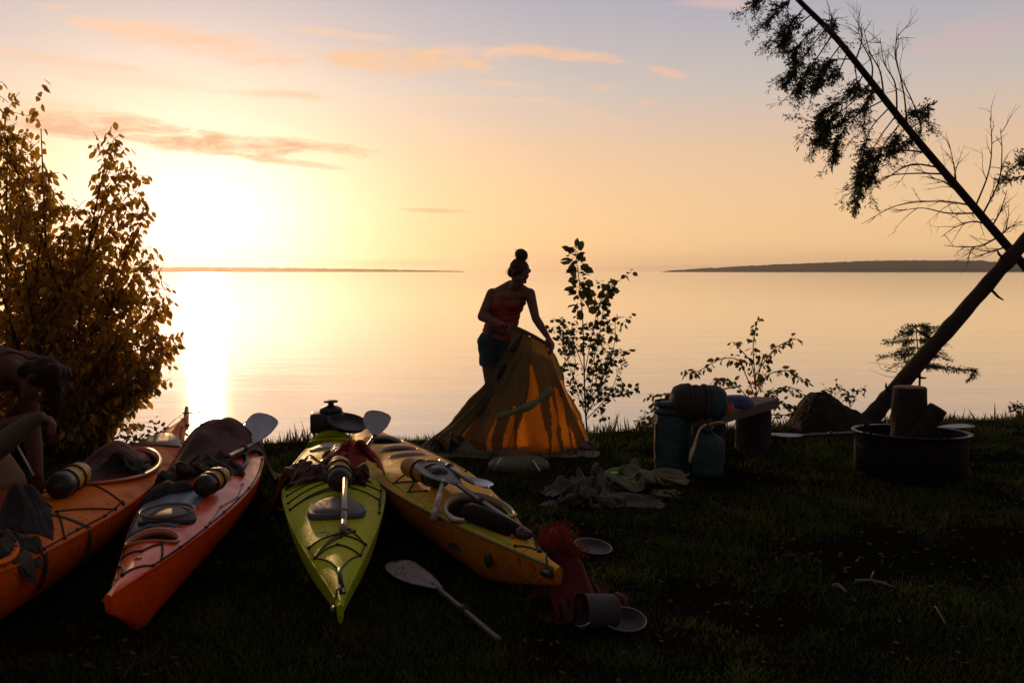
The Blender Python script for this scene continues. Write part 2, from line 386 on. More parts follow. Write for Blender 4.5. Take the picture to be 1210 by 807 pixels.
# ------------------------------------------------------------------ grass and litter (nobody could count these)
def build_grass():
    L = Leaves('blade'); n = 210000
    u = rng.random(n)
    y = 2.7 + (u ** 1.25) * 7.6; x = (rng.random(n) - .5) * 2 * (y * .62 + .6)
    for i in range(n):
        yy, xx = float(y[i]), float(x[i])
        if yy > edgeY(xx) + .12: continue
        dens = noise.noise(Vector((xx * .9, yy * .9, 2))) + .6 * noise.noise(Vector((xx * 3.1, yy * 3.1, 5)))
        bare = math.exp(-(((xx - 1.75) / .75) ** 2 + ((yy - 4.75) / .45) ** 2)) + .8 * math.exp(-(((xx + .35) / .5) ** 2 + ((yy - 4.1) / .7) ** 2)) + .7 * math.exp(-(((xx - 2.9) / .8) ** 2 + ((yy - 6.2) / .35) ** 2))
        if dens < -.32 + .5 * random.random() - .30 + .75 * bare: continue
        h = (.018 + .030 * random.random()) * (1 + .7 * dens) * (1.7 if noise.noise(Vector((xx * 5, yy * 5, 31))) > .34 else 1)
        if yy > edgeY(xx) - .25: h *= 1.9
        L.add((xx, yy, gz(xx, yy) - .004), (random.gauss(0, .5), random.gauss(0, .5), .85), h)
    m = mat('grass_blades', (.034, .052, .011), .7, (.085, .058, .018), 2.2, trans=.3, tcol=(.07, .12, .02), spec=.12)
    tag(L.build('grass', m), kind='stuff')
    L = Leaves('blade')                              # tall wisps along the bank
    for i in range(5200):
        xx = random.uniform(-6.5, 7.5); k = .5 + .9 * noise.noise(Vector((xx * 1.3, 0, 8)))
        if random.random() > max(.15, k): continue
        yy = edgeY(xx) + random.uniform(-.18, .25)
        h = random.uniform(.06, .14) * (.6 + max(0, k)) * (1.7 if random.random() < .06 or (.9 < xx < 1.7 and random.random() < .35) else 1)
        if .8 < xx < 1.9: h *= 1.35
        L.add((xx, yy, gz(xx, yy) - .01), (random.gauss(0, .25), random.gauss(0, .2), 1), h)
    tag(L.build('bank_grass', mat('dry_grass', (.06, .045, .018), .7, (.10, .07, .03), 5, trans=.3, tcol=(.16, .10, .03))), kind='stuff')
    L = Leaves('leaf')
    for i in range(2600):
        yy = 2.7 + random.random() ** 1.2 * 6.5; xx = random.uniform(-1, 1) * (yy * .6 + .5)
        bare = math.exp(-(((xx - 1.75) / .75) ** 2 + ((yy - 4.75) / .45) ** 2))
        if noise.noise(Vector((xx * .8, yy * .8, 12))) + bare < random.uniform(-.3, .6): continue
        L.add((xx, yy, gz(xx, yy) + .012), (random.gauss(0, 1), random.gauss(0, 1), random.gauss(0, .25)), random.uniform(.018, .04))
    tag(L.build('leaf_litter', mat('dead_leaf', (.085, .042, .02), .8, (.045, .026, .016), 9, trans=.1), updown=True), kind='stuff')
build_grass()
def bank_plants():
    L = Leaves('leaf')
    for (x0, x1, n, h) in ((-5.6, -3.0, 1500, .34), (-3.0, -2.4, 180, .15), (1.3, 2.0, 260, .30), (3.0, 3.6, 60, .2)):
        for i in range(n):
            xx = random.uniform(x0, x1); yy = edgeY(xx) + random.uniform(-.55, .35); b = gz(xx, yy)
            hh = h * (.5 + .8 * abs(noise.noise(Vector((xx * 3, 0, 5))))) * random.random()
            L.add((xx, yy, b + hh), (random.gauss(0, 1), random.gauss(0, 1), random.gauss(0, .5)), random.uniform(.04, .08))
    tag(L.build('undergrowth', mat('undergrowth_leaf', (.035, .05, .015), .6, (.06, .05, .02), 4, trans=.35, tcol=(.10, .10, .02))), kind='stuff')
bank_plants()
def build_haze():
    me = bpy.data.meshes.new('haze'); x0, x1, y0, y1, z0, z1 = -10100, 10100, -210, 9100, -4.5, 120.0
    me.from_pydata([(x, y, z) for z in (z0, z1) for y in (y0, y1) for x in (x0, x1)], [], [(0, 2, 3, 1), (4, 5, 7, 6), (0, 1, 5, 4), (2, 6, 7, 3), (0, 4, 6, 2), (1, 3, 7, 5)])
    o = bpy.data.objects.new('haze', me); COL.objects.link(o); tag(o, kind='stuff')
    m = bpy.data.materials.new('haze'); m.use_nodes = True; t = m.node_tree; t.nodes.remove(t.nodes['Principled BSDF'])
    v = N(t, 'ShaderNodeVolumePrincipled'); v.inputs['Color'].default_value = (.95, .9, .85, 1); v.inputs['Density'].default_value = .00007; v.inputs['Anisotropy'].default_value = .8
    t.links.new(v.outputs[0], t.nodes['Material Output'].inputs['Volume']); me.materials.append(m)
build_haze()

# ------------------------------------------------------------------ crumpled cloth shapes, simulated once here and reused
def crumple(nx, ny, sx, sy, squeeze_x, squeeze_y, amp, seed, frames, lumps=(), lift_=.05):
    vs = []
    for j in range(ny):
        for i in range(nx):
            x = (i / (nx - 1) - .5) * sx; y = (j / (ny - 1) - .5) * sy
            z = amp * (noise.noise(Vector((x * 2.5, y * 2.5, seed))) + .5 * noise.noise(Vector((x * 6, y * 6, seed + 3))) + .2 * noise.noise(Vector((x * 14, y * 14, seed))))
            dx = .10 * noise.noise(Vector((x * 3, y * 3, seed + 9))); dy = .10 * noise.noise(Vector((x * 3, y * 3, seed + 19)))
            vs.append((x * squeeze_x + dx, y * squeeze_y + dy, z + amp * 1.3 + lift_))
    me = bpy.data.meshes.new('cloth'); me.from_pydata(vs, [], [(j * nx + i, j * nx + i + 1, (j + 1) * nx + i + 1, (j + 1) * nx + i) for j in range(ny - 1) for i in range(nx - 1)])
    o = bpy.data.objects.new('cloth', me); COL.objects.link(o); made = [o]
    o.shape_key_add(name='Basis'); k = o.shape_key_add(name='rest')
    for n_, v in enumerate(k.data):
        j, i = divmod(n_, nx); v.co = ((i / (nx - 1) - .5) * sx, (j / (ny - 1) - .5) * sy, 0)
    m = o.modifiers.new('Cloth', 'CLOTH'); s = m.settings; s.quality = 7; s.mass = .25; s.tension_stiffness = 25; s.compression_stiffness = 25
    s.shear_stiffness = 8; s.bending_stiffness = .35; s.air_damping = 2; s.rest_shape_key = k
    c = m.collision_settings; c.use_self_collision = True; c.self_distance_min = .006; c.distance_min = .006; c.collision_quality = 3; c.self_friction = 8
    m.point_cache.frame_start = 1; m.point_cache.frame_end = frames
    def solid(mb_):
        g = mb_.build('support', [], smooth=False, base=(0, 0, 0)); g.modifiers.new('k', 'COLLISION'); g.collision.thickness_outer = .005; g.collision.cloth_friction = 20; made.append(g)
    mb = MB(); mb.add([(-3, -3, 0), (3, -3, 0), (3, 3, 0), (-3, 3, 0)], [(0, 1, 2, 3)]); solid(mb)
    for (x, y, z, r, q) in lumps: mb = MB(); mb.ell((x, y, z), r, r, r * q, nu=20, nv=12); solid(mb)
    S.frame_start = 1; S.frame_end = frames
    for f in range(1, frames + 1): S.frame_set(f)
    e = o.evaluated_get(bpy.context.evaluated_depsgraph_get()).data; co = np.zeros(len(e.vertices) * 3); e.vertices.foreach_get('co', co); co = co.reshape(ny, nx, 3).copy()
    for q in made: d = q.data; bpy.data.objects.remove(q); bpy.data.meshes.remove(d)
    co[..., :2] -= (co[..., :2].min((0, 1)) + co[..., :2].max((0, 1))) / 2; co[..., 2] -= co[..., 2].min()
    return co
CLOTH = dict(tarp=crumple(54, 38, 1.7, 1.15, .60, .62, .26, 3, 60), pile=crumple(32, 30, 1.1, 1.0, .50, .50, .24, 11, 50),
             drape=crumple(36, 36, 1.1, 1.1, .9, .9, .08, 7, 50, [(-.15, .0, .02, .16, .7), (.17, .1, .0, .14, .8), (.0, -.2, 0, .1, .8)], .22))
for k_, v_ in CLOTH.items(): print(k_, v_.min((0, 1)), v_.max((0, 1)))
S.frame_set(1)
def draped(name, kind, c, rot, sx, sy, sz, m, label=None, cat=None, support=None, parent=None, group=None, flip=1, lift=.004):
    """a crumpled sheet laid over whatever carries it; sx, sy, sz scale the simulated shape"""
    sup = support or gz; q = CLOTH[kind]; r_, k_, _ = q.shape; ca, sa = math.cos(rot), math.sin(rot); vs = []
    for p in q.reshape(-1, 3):
        x, y = p[0] * sx * flip, p[1] * sy; X, Y = c[0] + x * ca - y * sa, c[1] + x * sa + y * ca
        vs.append((X, Y, sup(X, Y) + p[2] * sz + lift))
    mb = MB(); mb.add(vs, [(j * k_ + i, j * k_ + i + 1, (j + 1) * k_ + i + 1, (j + 1) * k_ + i) for j in range(r_ - 1) for i in range(k_ - 1)])
    o = mb.build(name, m, parent); w_ = o.modifiers.new('t', 'SOLIDIFY'); w_.thickness = .003; w_ = o.modifiers.new('s', 'SUBSURF'); w_.levels = w_.render_levels = 1
    if label: tag(o, label, cat, group)
    return o

# ------------------------------------------------------------------ kayaks
BLACK = mat('black_rubber', (.015, .013, .012), .45, bump=.2, bscale=90)
CORD = mat('black_cord', (.014, .012, .011), .7)
DARKIN = mat('kayak_inside', (.02, .012, .01), .6)
STEEL = mat('dull_metal', (.32, .31, .30), .3, (.18, .17, .16), 20, metal=1)
BLADE = mat('pale_blade', (.42, .50, .60), .28, (.34, .41, .50), 14, bump=.15, bscale=30, coat=.3)
BLADE_DARK = mat('grey_blade', (.13, .125, .13), .45, (.20, .19, .19), 18, bump=.25, bscale=40)
SHAFT = mat('paddle_shaft', (.03, .03, .032), .28, coat=.4)
SHAFT_PALE = mat('metal_shaft', (.42, .38, .36), .35, (.25, .22, .20), 30, metal=.8)
class Kayak:
    def __init__(s, near, far, Wd, label, hull_mat, deck_mat, sheer=.25, rise=.13, crown=.07, holes=(), rake=.42, zoff=0, edge_mat=None, kexp=1.3):
        s.n = Vector((near[0], near[1], 0)); s.f = Vector((far[0], far[1], 0)); s.c = (s.n + s.f) / 2
        s.half = (s.n - s.f).length / 2; s.a = (s.n - s.f).normalized(); s.b = Vector((-s.a.y, s.a.x, 0))
        if s.b.x < 0: s.b = -s.b
        s.W = Wd; s.sh = sheer; s.rise = rise; s.crown = crown; s.rake = rake; s.kexp = kexp
        z0 = gz(s.c.x, s.c.y) + .005 + zoff; s.z0 = z0
        s.root = thing('kayak', (s.c.x, s.c.y, z0), label, 'kayak', 'kayaks laid out on the grass')
        mb = MB(); SS = [-1 + 2 * i / 96 for i in range(97)]; nh, nd = 10, 10; ring = 2 * nh + 2 * nd
        SS = [math.sin(q * math.pi / 2) * .35 + q * .65 for q in SS]
        vs = []; mi = []
        for q in SS:
            w, sz, kz, cr = s.w(q), s.sheer(q), s.keel(q), s.cr(q)
            row = []
            for k in range(-nh, nh): 
                t = k / nh; a = abs(t) * math.pi / 2
                row.append((math.copysign(w * math.sin(a) ** .72, t) if t else 0, kz + (sz - kz) * (1 - math.cos(a)) ** .85))
            for k in range(2 * nd):
                t = 1 - k / nd
                row.append((w * t, sz + .004 + cr * (1 - abs(t) ** 2.2)))
            for (lx, lz) in row:
                vs.append(s.c + s.a * (q * s.half) + s.b * lx + Vector((0, 0, z0 + lz)))
        m = len(SS); fs = []; mi = []
        for i in range(m - 1):
            for k in range(ring):
                fs.append((i * ring + k, i * ring + (k + 1) % ring, (i + 1) * ring + (k + 1) % ring, (i + 1) * ring + k)); mi.append(0 if k < 2 * nh else 1)
        fs += [tuple(range(ring))[::-1], tuple((m - 1) * ring + k for k in range(ring))]; mi += [0, 0]
        mb.add(vs, fs); mb.m = mi
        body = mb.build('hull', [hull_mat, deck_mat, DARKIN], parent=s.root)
        # cut the openings
        for (hs, ht, ra, rb, depth) in holes:
            c = s.pt(hs, ht); cut = MB(); n = 40
            top, bot = [], []
            for k in range(n):
                an = 2 * math.pi * k / n; p = c + s.a * ra * math.cos(an) + s.b * rb * math.sin(an)
                top.append(Vector((p.x, p.y, c.z + .15))); bot.append(Vector((p.x, p.y, max(z0 + s.keel(hs) + .035, c.z - depth))))
            cut.add(top + bot, [(k, (k + 1) % n, n + (k + 1) % n, n + k) for k in range(n)] + [tuple(range(n))[::-1], tuple(range(n, 2 * n))], 2)
            co = cut.build('cut', [hull_mat, deck_mat, DARKIN], parent=s.root)
            bo = body.modifiers.new('b', 'BOOLEAN'); bo.operation = 'DIFFERENCE'; bo.solver = 'EXACT'; bo.object = co
            dg = bpy.context.evaluated_depsgraph_get(); nm = bpy.data.meshes.new_from_object(body.evaluated_get(dg))
            body.modifiers.clear(); old = body.data; body.data = nm; bpy.data.meshes.remove(old); bpy.data.objects.remove(co)
        # split into hull, deck and inside
        parts = {}
        for mi_, nm in ((0, 'hull'), (1, 'deck'), (2, 'inside')):
            bm = bmesh.new(); bm.from_mesh(body.data)
            bmesh.ops.delete(bm, geom=[f for f in bm.faces if f.material_index != mi_], context='FACES')
            for f in bm.faces: f.material_index = 0; f.smooth = mi_ != 2
            if not bm.faces: bm.free(); continue
            bm.faces.index_update()
            groups = []; todo = set(bm.faces) if mi_ == 2 else set()
            while todo:
                st_ = [todo.pop()]; isl = set(st_)
                while st_:
                    f = st_.pop()
                    for e in f.edges:
                        for g_ in e.link_faces:
                            if g_ in todo: todo.discard(g_); isl.add(g_); st_.append(g_)
                groups.append({f.index for f in isl})
            for idx in (groups or [None]):
                b2 = bm.copy(); b2.faces.ensure_lookup_table()
                if idx is not None: bmesh.ops.delete(b2, geom=[f for f in b2.faces if f.index not in idx], context='FACES')
                me = bpy.data.meshes.new(nm); b2.to_mesh(me); b2.free(); me.materials.append([hull_mat, deck_mat, DARKIN][mi_])
                o = bpy.data.objects.new(nm, me); COL.objects.link(o); o.parent = s.root; ORG[o] = ORG[s.root]; parts[nm] = o
            bm.free()
        bpy.data.objects.remove(body); s.parts = parts
        # seam line along the deck edge
        seam = MB()
        for sg in (-1, 1): seam.tube([s.pt(-.985 + 1.97 * i / 60, sg * 1.0, .0015) for i in range(61)], .006, 6)
        seam.build('seam', edge_mat or hull_mat, s.root)
        # stem toggles
        for e in (-1, 1):
            tg = MB(); p0 = s.pt(.965 * e, 0, .008); p1 = s.pt(.93 * e, .0, .02)
            side = s.pt(.96 * e, -1.5, -.01) if e > 0 else s.pt(.96 * e, 1.5, -.01)
            tg.tube([p1, (p1 + side) / 2 + Vector((0, 0, .03)), side + Vector((0, 0, .02))], .004, 6)
            d = (s.a * .8 + Vector((0, 0, .15))).normalized(); tg.tube([side - d * .05, side - d * .04, side + d * .04, side + d * .05], [.01, .017, .017, .01], 10)
            tg.build('grab_handle', BLACK, s.root)
    def w(s, q): return max(.014, s.W / 2 * (1 - abs(q) ** (1.65 if q > 0 else 2.0)) ** 1.2)
    def sheer(s, q): return s.sh + s.rise * abs(q) ** 3.2
    def cr(s, q): return .012 + s.crown * (1 - abs(q) ** 2)
    def keel(s, q):
        k0 = 1 - s.rake / s.half; k = 0.0
        if abs(q) > k0: k = ((abs(q) - k0) / (1 - k0)) ** s.kexp * (s.sheer(1) - .06)
        return k
    def pt(s, q, t, dz=0, side=None):
        w = s.w(q); lx = w * t
        z = s.sheer(q) + s.cr(q) * (1 - min(1, abs(t)) ** 2.2)
        if abs(t) > 1: z = s.sheer(q) - (abs(t) - 1) * w * 3
        return s.c + s.a * (q * s.half) + s.b * lx + Vector((0, 0, s.z0 + z + dz))
    def st(s, x, y):
        d = Vector((x, y, 0)) - s.c; q = d.dot(s.a) / s.half
        return q, (d.dot(s.b) / s.w(q) if abs(q) < 1 else 9)
    def support(s, x, y):
        q, t = s.st(x, y)
        if abs(q) >= 1: return gz(x, y)
        lx = abs(t) * s.w(q); over = lx - s.w(q); top = s.z0 + s.sheer(q)
        if over <= 0: return top + s.cr(q) * (1 - abs(t) ** 2.2)
        return max(gz(x, y), top - over * 3.2)
    def nrm(s, q, t):
        e = .01; p = s.pt(q, t); return (s.pt(q + e, t) - p).cross(s.pt(q, t + e) - p).normalized() * (1 if (s.pt(q + e, t) - p).cross(s.pt(q, t + e) - p).z > 0 else -1)
    def line(s, sts, r=.0035, dz=.008, n=10):        # a taut cord over the deck through (s,t) points
        out = []
        for (a, b) in zip(sts[:-1], sts[1:]):
            for k in range(n):
                u = k / n; out.append(s.pt(a[0] + (b[0] - a[0]) * u, a[1] + (b[1] - a[1]) * u, dz))
        out.append(s.pt(sts[-1][0], sts[-1][1], dz)); return out
    def cords(s, name, lists, r=.0036, m=CORD, knobs=True, dz=.008):
        for l in lists:
            mb = MB(); mb.tube(s.line(l, dz=dz), r, 6)
            if knobs:
                for (a, b) in l: mb.ell(s.pt(a, b, dz), .010, .010, .008, nu=8, nv=6)
            mb.build(name, m, s.root)
    def rim(s, name, q, t, ra, rb, h, m, wall=.016, tip=0):  # raised lip round an opening
        mb = MB(); n = 48; c = s.pt(q, t); vs = []
        for k in range(n):
            an = 2 * math.pi * k / n; co, si = math.cos(an), math.sin(an)
            for (dr, z) in ((-.002, -.03), (-.001, h), (wall, h + .004), (wall + .002, h - .006), (wall * .4, h - .010), (wall * .5, -.02)):
                p = c + s.a * (ra + dr) * co + s.b * (rb + dr) * si
                base = s.support(p.x, p.y)
                zz = (base * .75 + c.z * .25) + z if z > 0 else base + z
                vs.append(Vector((p.x, p.y, zz)))
        fs = [(k * 6 + j, ((k + 1) % n) * 6 + j, ((k + 1) % n) * 6 + (j + 1) % 6, k * 6 + (j + 1) % 6) for k in range(n) for j in range(6)]
        mb.add(vs, fs); return mb.build(name, m, s.root)
    def disc(s, name, q, t, ra, rb, h, m, parent=None, dz=0):   # a domed hatch cover
        mb = MB(); n = 40; c = s.pt(q, t); prof = [(1.0, -.01), (1.03, h * .35), (1.0, h * .62), (.93, h * .72), (.90, h * .66), (.86, h * .80), (.6, h * .95), (.3, h * 1.0), (.0, h * 1.0)]
        vs = []
        for (r, z) in prof[:-1]:
            for k in range(n):
                an = 2 * math.pi * k / n; p = c + s.a * ra * r * math.cos(an) + s.b * rb * r * math.sin(an)
                vs.append(Vector((p.x, p.y, c.z - (c.z - s.support(p.x, p.y)) * .8 + z + dz)))
        vs.append(c + Vector((0, 0, prof[-1][1] + dz))); m_ = len(prof) - 1
        fs = [(i * n + k, i * n + (k + 1) % n, (i + 1) * n + (k + 1) % n, (i + 1) * n + k) for i in range(m_ - 1) for k in range(n)]
        fs += [((m_ - 1) * n + k, (m_ - 1) * n + (k + 1) % n, len(vs) - 1) for k in range(n)]
        mb.add(vs, fs); return mb.build(name, m, parent or s.root)

def plastic(name, c1, c2, rough=.32, bump=.12, spec=.05, coat=.0):
    return mat(name, c1, rough, c2, 7, bump=bump, bscale=160, coat=coat, rvar=.25, spec=spec, speck=(.06, .035, .018))
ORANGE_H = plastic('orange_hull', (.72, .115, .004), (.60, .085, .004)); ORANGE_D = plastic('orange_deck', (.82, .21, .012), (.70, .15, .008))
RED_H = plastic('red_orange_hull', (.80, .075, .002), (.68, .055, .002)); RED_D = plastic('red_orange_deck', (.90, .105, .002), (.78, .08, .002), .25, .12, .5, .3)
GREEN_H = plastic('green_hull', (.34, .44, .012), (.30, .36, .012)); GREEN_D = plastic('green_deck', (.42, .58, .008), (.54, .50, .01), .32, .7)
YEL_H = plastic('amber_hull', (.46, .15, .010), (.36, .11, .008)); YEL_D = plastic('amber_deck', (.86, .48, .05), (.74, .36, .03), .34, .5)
WEBBING = mat('webbing', (.03, .025, .022), .8, bump=.3, bscale=200)
GREY_RIM = mat('pale_rim', (.42, .36, .32), .4)
GREEN_LINE = mat('green_line', (.18, .62, .03), .6)

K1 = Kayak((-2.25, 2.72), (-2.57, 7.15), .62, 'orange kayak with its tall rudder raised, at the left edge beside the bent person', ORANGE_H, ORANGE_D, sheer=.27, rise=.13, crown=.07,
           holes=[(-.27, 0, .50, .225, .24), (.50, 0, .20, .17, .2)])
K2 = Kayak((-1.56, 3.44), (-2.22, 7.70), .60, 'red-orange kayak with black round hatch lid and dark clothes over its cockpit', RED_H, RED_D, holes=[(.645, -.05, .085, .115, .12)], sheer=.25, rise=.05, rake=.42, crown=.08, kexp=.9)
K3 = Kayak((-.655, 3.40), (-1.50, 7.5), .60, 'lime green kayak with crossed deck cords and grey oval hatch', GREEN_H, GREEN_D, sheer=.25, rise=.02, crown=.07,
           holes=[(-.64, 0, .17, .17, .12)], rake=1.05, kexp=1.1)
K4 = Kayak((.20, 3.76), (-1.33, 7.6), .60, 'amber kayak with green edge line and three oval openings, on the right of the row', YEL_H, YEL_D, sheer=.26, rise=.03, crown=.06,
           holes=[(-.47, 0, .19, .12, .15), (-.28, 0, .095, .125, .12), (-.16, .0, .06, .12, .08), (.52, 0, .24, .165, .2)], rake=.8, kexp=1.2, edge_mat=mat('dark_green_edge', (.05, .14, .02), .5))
# --- kayak at the left edge
K1.rim('cockpit_rim', -.27, 0, .50, .225, .022, mat('orange_rim', (.55, .13, .05), .3, coat=.4), .028)
K1.rim('hatch_rim', .50, 0, .20, .17, .02, ORANGE_D, .022)
o = K1.disc('hatch_cover', -.66, 0, .20, .16, .02, mat('brown_cover', (.10, .06, .045), .45, bump=.2))
K1.cords('deck_cord', [[(.08, .95), (.20, .35), (.32, .95)], [(.02, .9), (.14, .95), (.26, .92), (.40, .95)], [(.08, -.95), (.2, -.35), (.32, -.95)], [(.70, .95), (.78, .1), (.86, .9)], [(.03, .95), (-.05, .2), (.03, -.95)],
                       [(-.86, .8), (-.70, 1.0)], [(-.86, -.8), (-.70, -1.0)], [(.62, .97), (.75, .97), (.88, .9)]], .0042)
for q in (.225, .40):
    mb = MB(); pts = [K1.pt(q, -1.0 + 2.0 * i / 20, .006) for i in range(21)] + [K1.pt(q, 1, -.05) + K1.b * .004, K1.pt(q, .97, -.12) + K1.b * .0, K1.pt(q, .86, -.19)]
    vs = []
    for p in pts: vs += [p - K1.a * .017, p + K1.a * .017]
    mb.add(vs, [(2 * i, 2 * i + 1, 2 * i + 3, 2 * i + 2) for i in range(len(pts) - 1)])
    o = mb.build('hull_strap', WEBBING, K1.root); q_ = o.modifiers.new('t', 'SOLIDIFY'); q_.thickness = .004
# rudder, folded up at the far stem
mb = MB(); b0 = K1.pt(-.985, 0, -.02); Z = Vector((0, 0, 1)); A = -K1.a
prof = [(-.04, .0), (-.01, .05), (.03, .10), (.07, .095), (.08, .03), (.065, -.05), (.04, -.09), (-.02, -.06)]
side = K1.b * .008
vs = [b0 + A * x + Z * z + side for x, z in prof] + [b0 + A * x + Z * z - side for x, z in prof]; n = len(prof)
mb.add(vs, [tuple(range(n)), tuple(range(n, 2 * n))[::-1]] + [(k, (k + 1) % n, n + (k + 1) % n, n + k) for k in range(n)])
rud = mb.build('rudder', mat('grey_plastic', (.16, .15, .13), .4), K1.root, bevel=.003)
mb = MB(); mb.tube([b0 + Z * .05 - K1.b * .02, b0 + Z * .055 + K1.b * .10], .006, 8); mb.ell(b0 + Z * .055 + K1.b * .105, .012, .012, .012, nu=8, nv=6); mb.build('pivot_pin', BLACK, rud)
mb = MB(); mb.tube([K1.pt(-.80, .5, .01), K1.pt(-.9, .6, .04), b0 + Z * .04 + K1.b * .02], .003, 5); mb.build('rudder_line', STEEL, K1.root); mb = MB(); mb.tube([K1.pt(-.80, -.5, .01), K1.pt(-.9, -.6, .04), b0 + Z * .04 - K1.b * .02], .003, 5); mb.build('rudder_line', STEEL, K1.root)
# --- red-orange kayak
K2.rim('hatch_rim', .645, -.05, .085, .115, .012, mat('rust_rim', (.50, .16, .08), .3, coat=.5), .009)
PLATE_DARK = mat('dark_plate', (.016, .013, .013), .5, (.03, .024, .024), 9, bump=.15, bscale=30, spec=.3)
hc = K2.disc('hatch_lid', .50, -.02, .135, .135, .035, PLATE_DARK)
mb = MB(); c = K2.pt(.50, -.02, .028)
mb.lathe([(.130, .0), (.135, .010), (.131, .014), (.125, .008), (.122, .0)], zframe(c, K2.nrm(.50, 0)), 40, close=True); mb.build('lid_rim', mat('lid_lip', (.12, .075, .06), .3, coat=.3), hc)
K2.cords('deck_cord', [[(.90, 0), (.80, -.95), (.66, -.97), (.50, -.96), (.36, -.96)], [(.90, 0), (.80, .95), (.66, .97), (.50, .96), (.36, .96), (.1, .97), (-.3, .97)], [(.74, -.95), (.755, .0), (.69, .5), (.755, .95)],
                       [(-.93, 0), (-.8, .9), (-.6, .96), (-.45, .96)], [(-.93, 0), (-.8, -.9), (-.6, -.96)], [(-.75, .9), (-.66, -.5), (-.58, .95)]], .0045)
K2.cords('grab_cord', [[(.10, .84), (.22, .93), (.34, .84), (.46, .93)], [(-.3, .8), (-.42, .93), (-.54, .8)]], .004, mat('white_cord', (.4, .36, .33), .6))
K2.rim('cockpit_rim', -.10, 0, .40, .20, .02, BLACK, .02)
mb = MB(); mb.tube([K2.pt(.80, -.10, .002), K2.pt(.80, .04, .008), K2.pt(.79, .18, .002)], .012, 8, flat=.35); mb.build('deck_badge', mat('pale_badge', (.5, .3, .2), .3), K2.root)
# --- green kayak
K3.rim('cockpit_rim', -.64, 0, .17, .17, .03, GREEN_D, .024)
K3.disc('hatch_lid', -.44, -.15, .085, .12, .02, mat('grey_lid', (.20, .21, .25), .4, bump=.2, bscale=50))
K3.disc('hatch_cover', .40, .02, .17, .145, .045, mat('dark_lid', (.045, .045, .05), .6, (.09, .085, .085), 14, bump=.5, bscale=55))
K3.cords('deck_cord', [[(.84, .06), (.70, -.88), (.62, -.90)], [(.84, .06), (.70, .88), (.62, .90)], [(.70, -.85), (.67, .0), (.70, .85)], [(.62, -.88), (.60, .0), (.62, .88)], [(.70, -.85), (.585, .2)], [(.62, .88), (.56, .35)],
                       [(.70, -.85), (.62, .1), (.565, .5)]], .0040)
K3.cords('shock_cord', [[(.27, -.92), (.16, .1), (.22, .9)], [(.20, -.92), (.09, .1), (.12, .92)], [(.12, -.92), (.05, .2)], [(.04, -.92), (-.02, -.2)], [(.27, -.92), (.20, .0), (.02, .6)], [(.22, .9), (.34, .95), (.12, .92), (.27, .93), (.05, .93)]], .004)
mb = MB(); c = K3.pt(.765, 0, .002)
vs = [K3.pt(.765 + .018 * math.sin(a) * (1 if math.sin(a) > 0 else .35), .24 * math.cos(a), .003) for a in [2 * math.pi * k / 24 for k in range(24)]]
mb.add(vs, [tuple(range(24))]); mb.build('deck_badge', mat('grey_badge', (.30, .31, .36), .35), K3.root, smooth=False)
mb = MB(); p = K3.pt(.87, 0, .02); mb.tube([K3.pt(.84, .06, .02), K3.pt(.87, .03, .03), K3.pt(.92, .3, .012)], .010, 8); mb.tube([K3.pt(.90, .35, .0), K3.pt(.925, .8, .0), K3.pt(.95, .35, .01), K3.pt(.93, 0, .02)], .008, 8); mb.build('cord_clip', BLACK, K3.root)
# --- amber kayak
for q, ra, rb in ((-.47, .19, .12), (-.28, .095, .125), (-.16, .06, .12)):
    K4.rim('hatch_rim', q, 0, ra, rb, .003, GREY_RIM, .010)
K4.rim('cockpit_rim', .52, 0, .24, .165, .02, mat('cream_rim', (.38, .28, .16), .4), .016)
K4.cords('green_edge_line', [[(.02, -.84), (.2, -.86), (.4, -.87), (.6, -.86), (.80, -.80)], [(.35, .80), (.5, .82), (.65, .82), (.80, .7)]], .006, GREEN_LINE, False, .004)
K4.cords('deck_cord', [[(.08, -.5), (.12, -.85), (.18, -.55), (.24, -.85), (.29, -.6)], [(.14, -.2), (.20, .5)], [(.05, .85), (-.12, .92), (-.3, .9), (-.5, .9)], [(.9, 0), (.82, .8)], [(.9, 0), (.82, -.8)]], .0045)
mb = MB(); vs = []
for q, zz in ((.70, -.05), (.745, -.05), (.745, -.14), (.70, -.14)):
    p = K4.pt(q, -1.0, zz); wz = zz / -.25; p += K4.b * (K4.w(q) * (1 - (1 - wz * .9) ** .35) * .35 - .012); vs.append(p)
# (a small dark vent mark on the flank)
mb.ell(sum(vs, Vector()) / 4, .035, .012, .035, Matrix((K4.a, K4.b, Vector((0, 0, 1)))).transposed(), 14, 8); mb.build('vent', BLACK, K4.root)

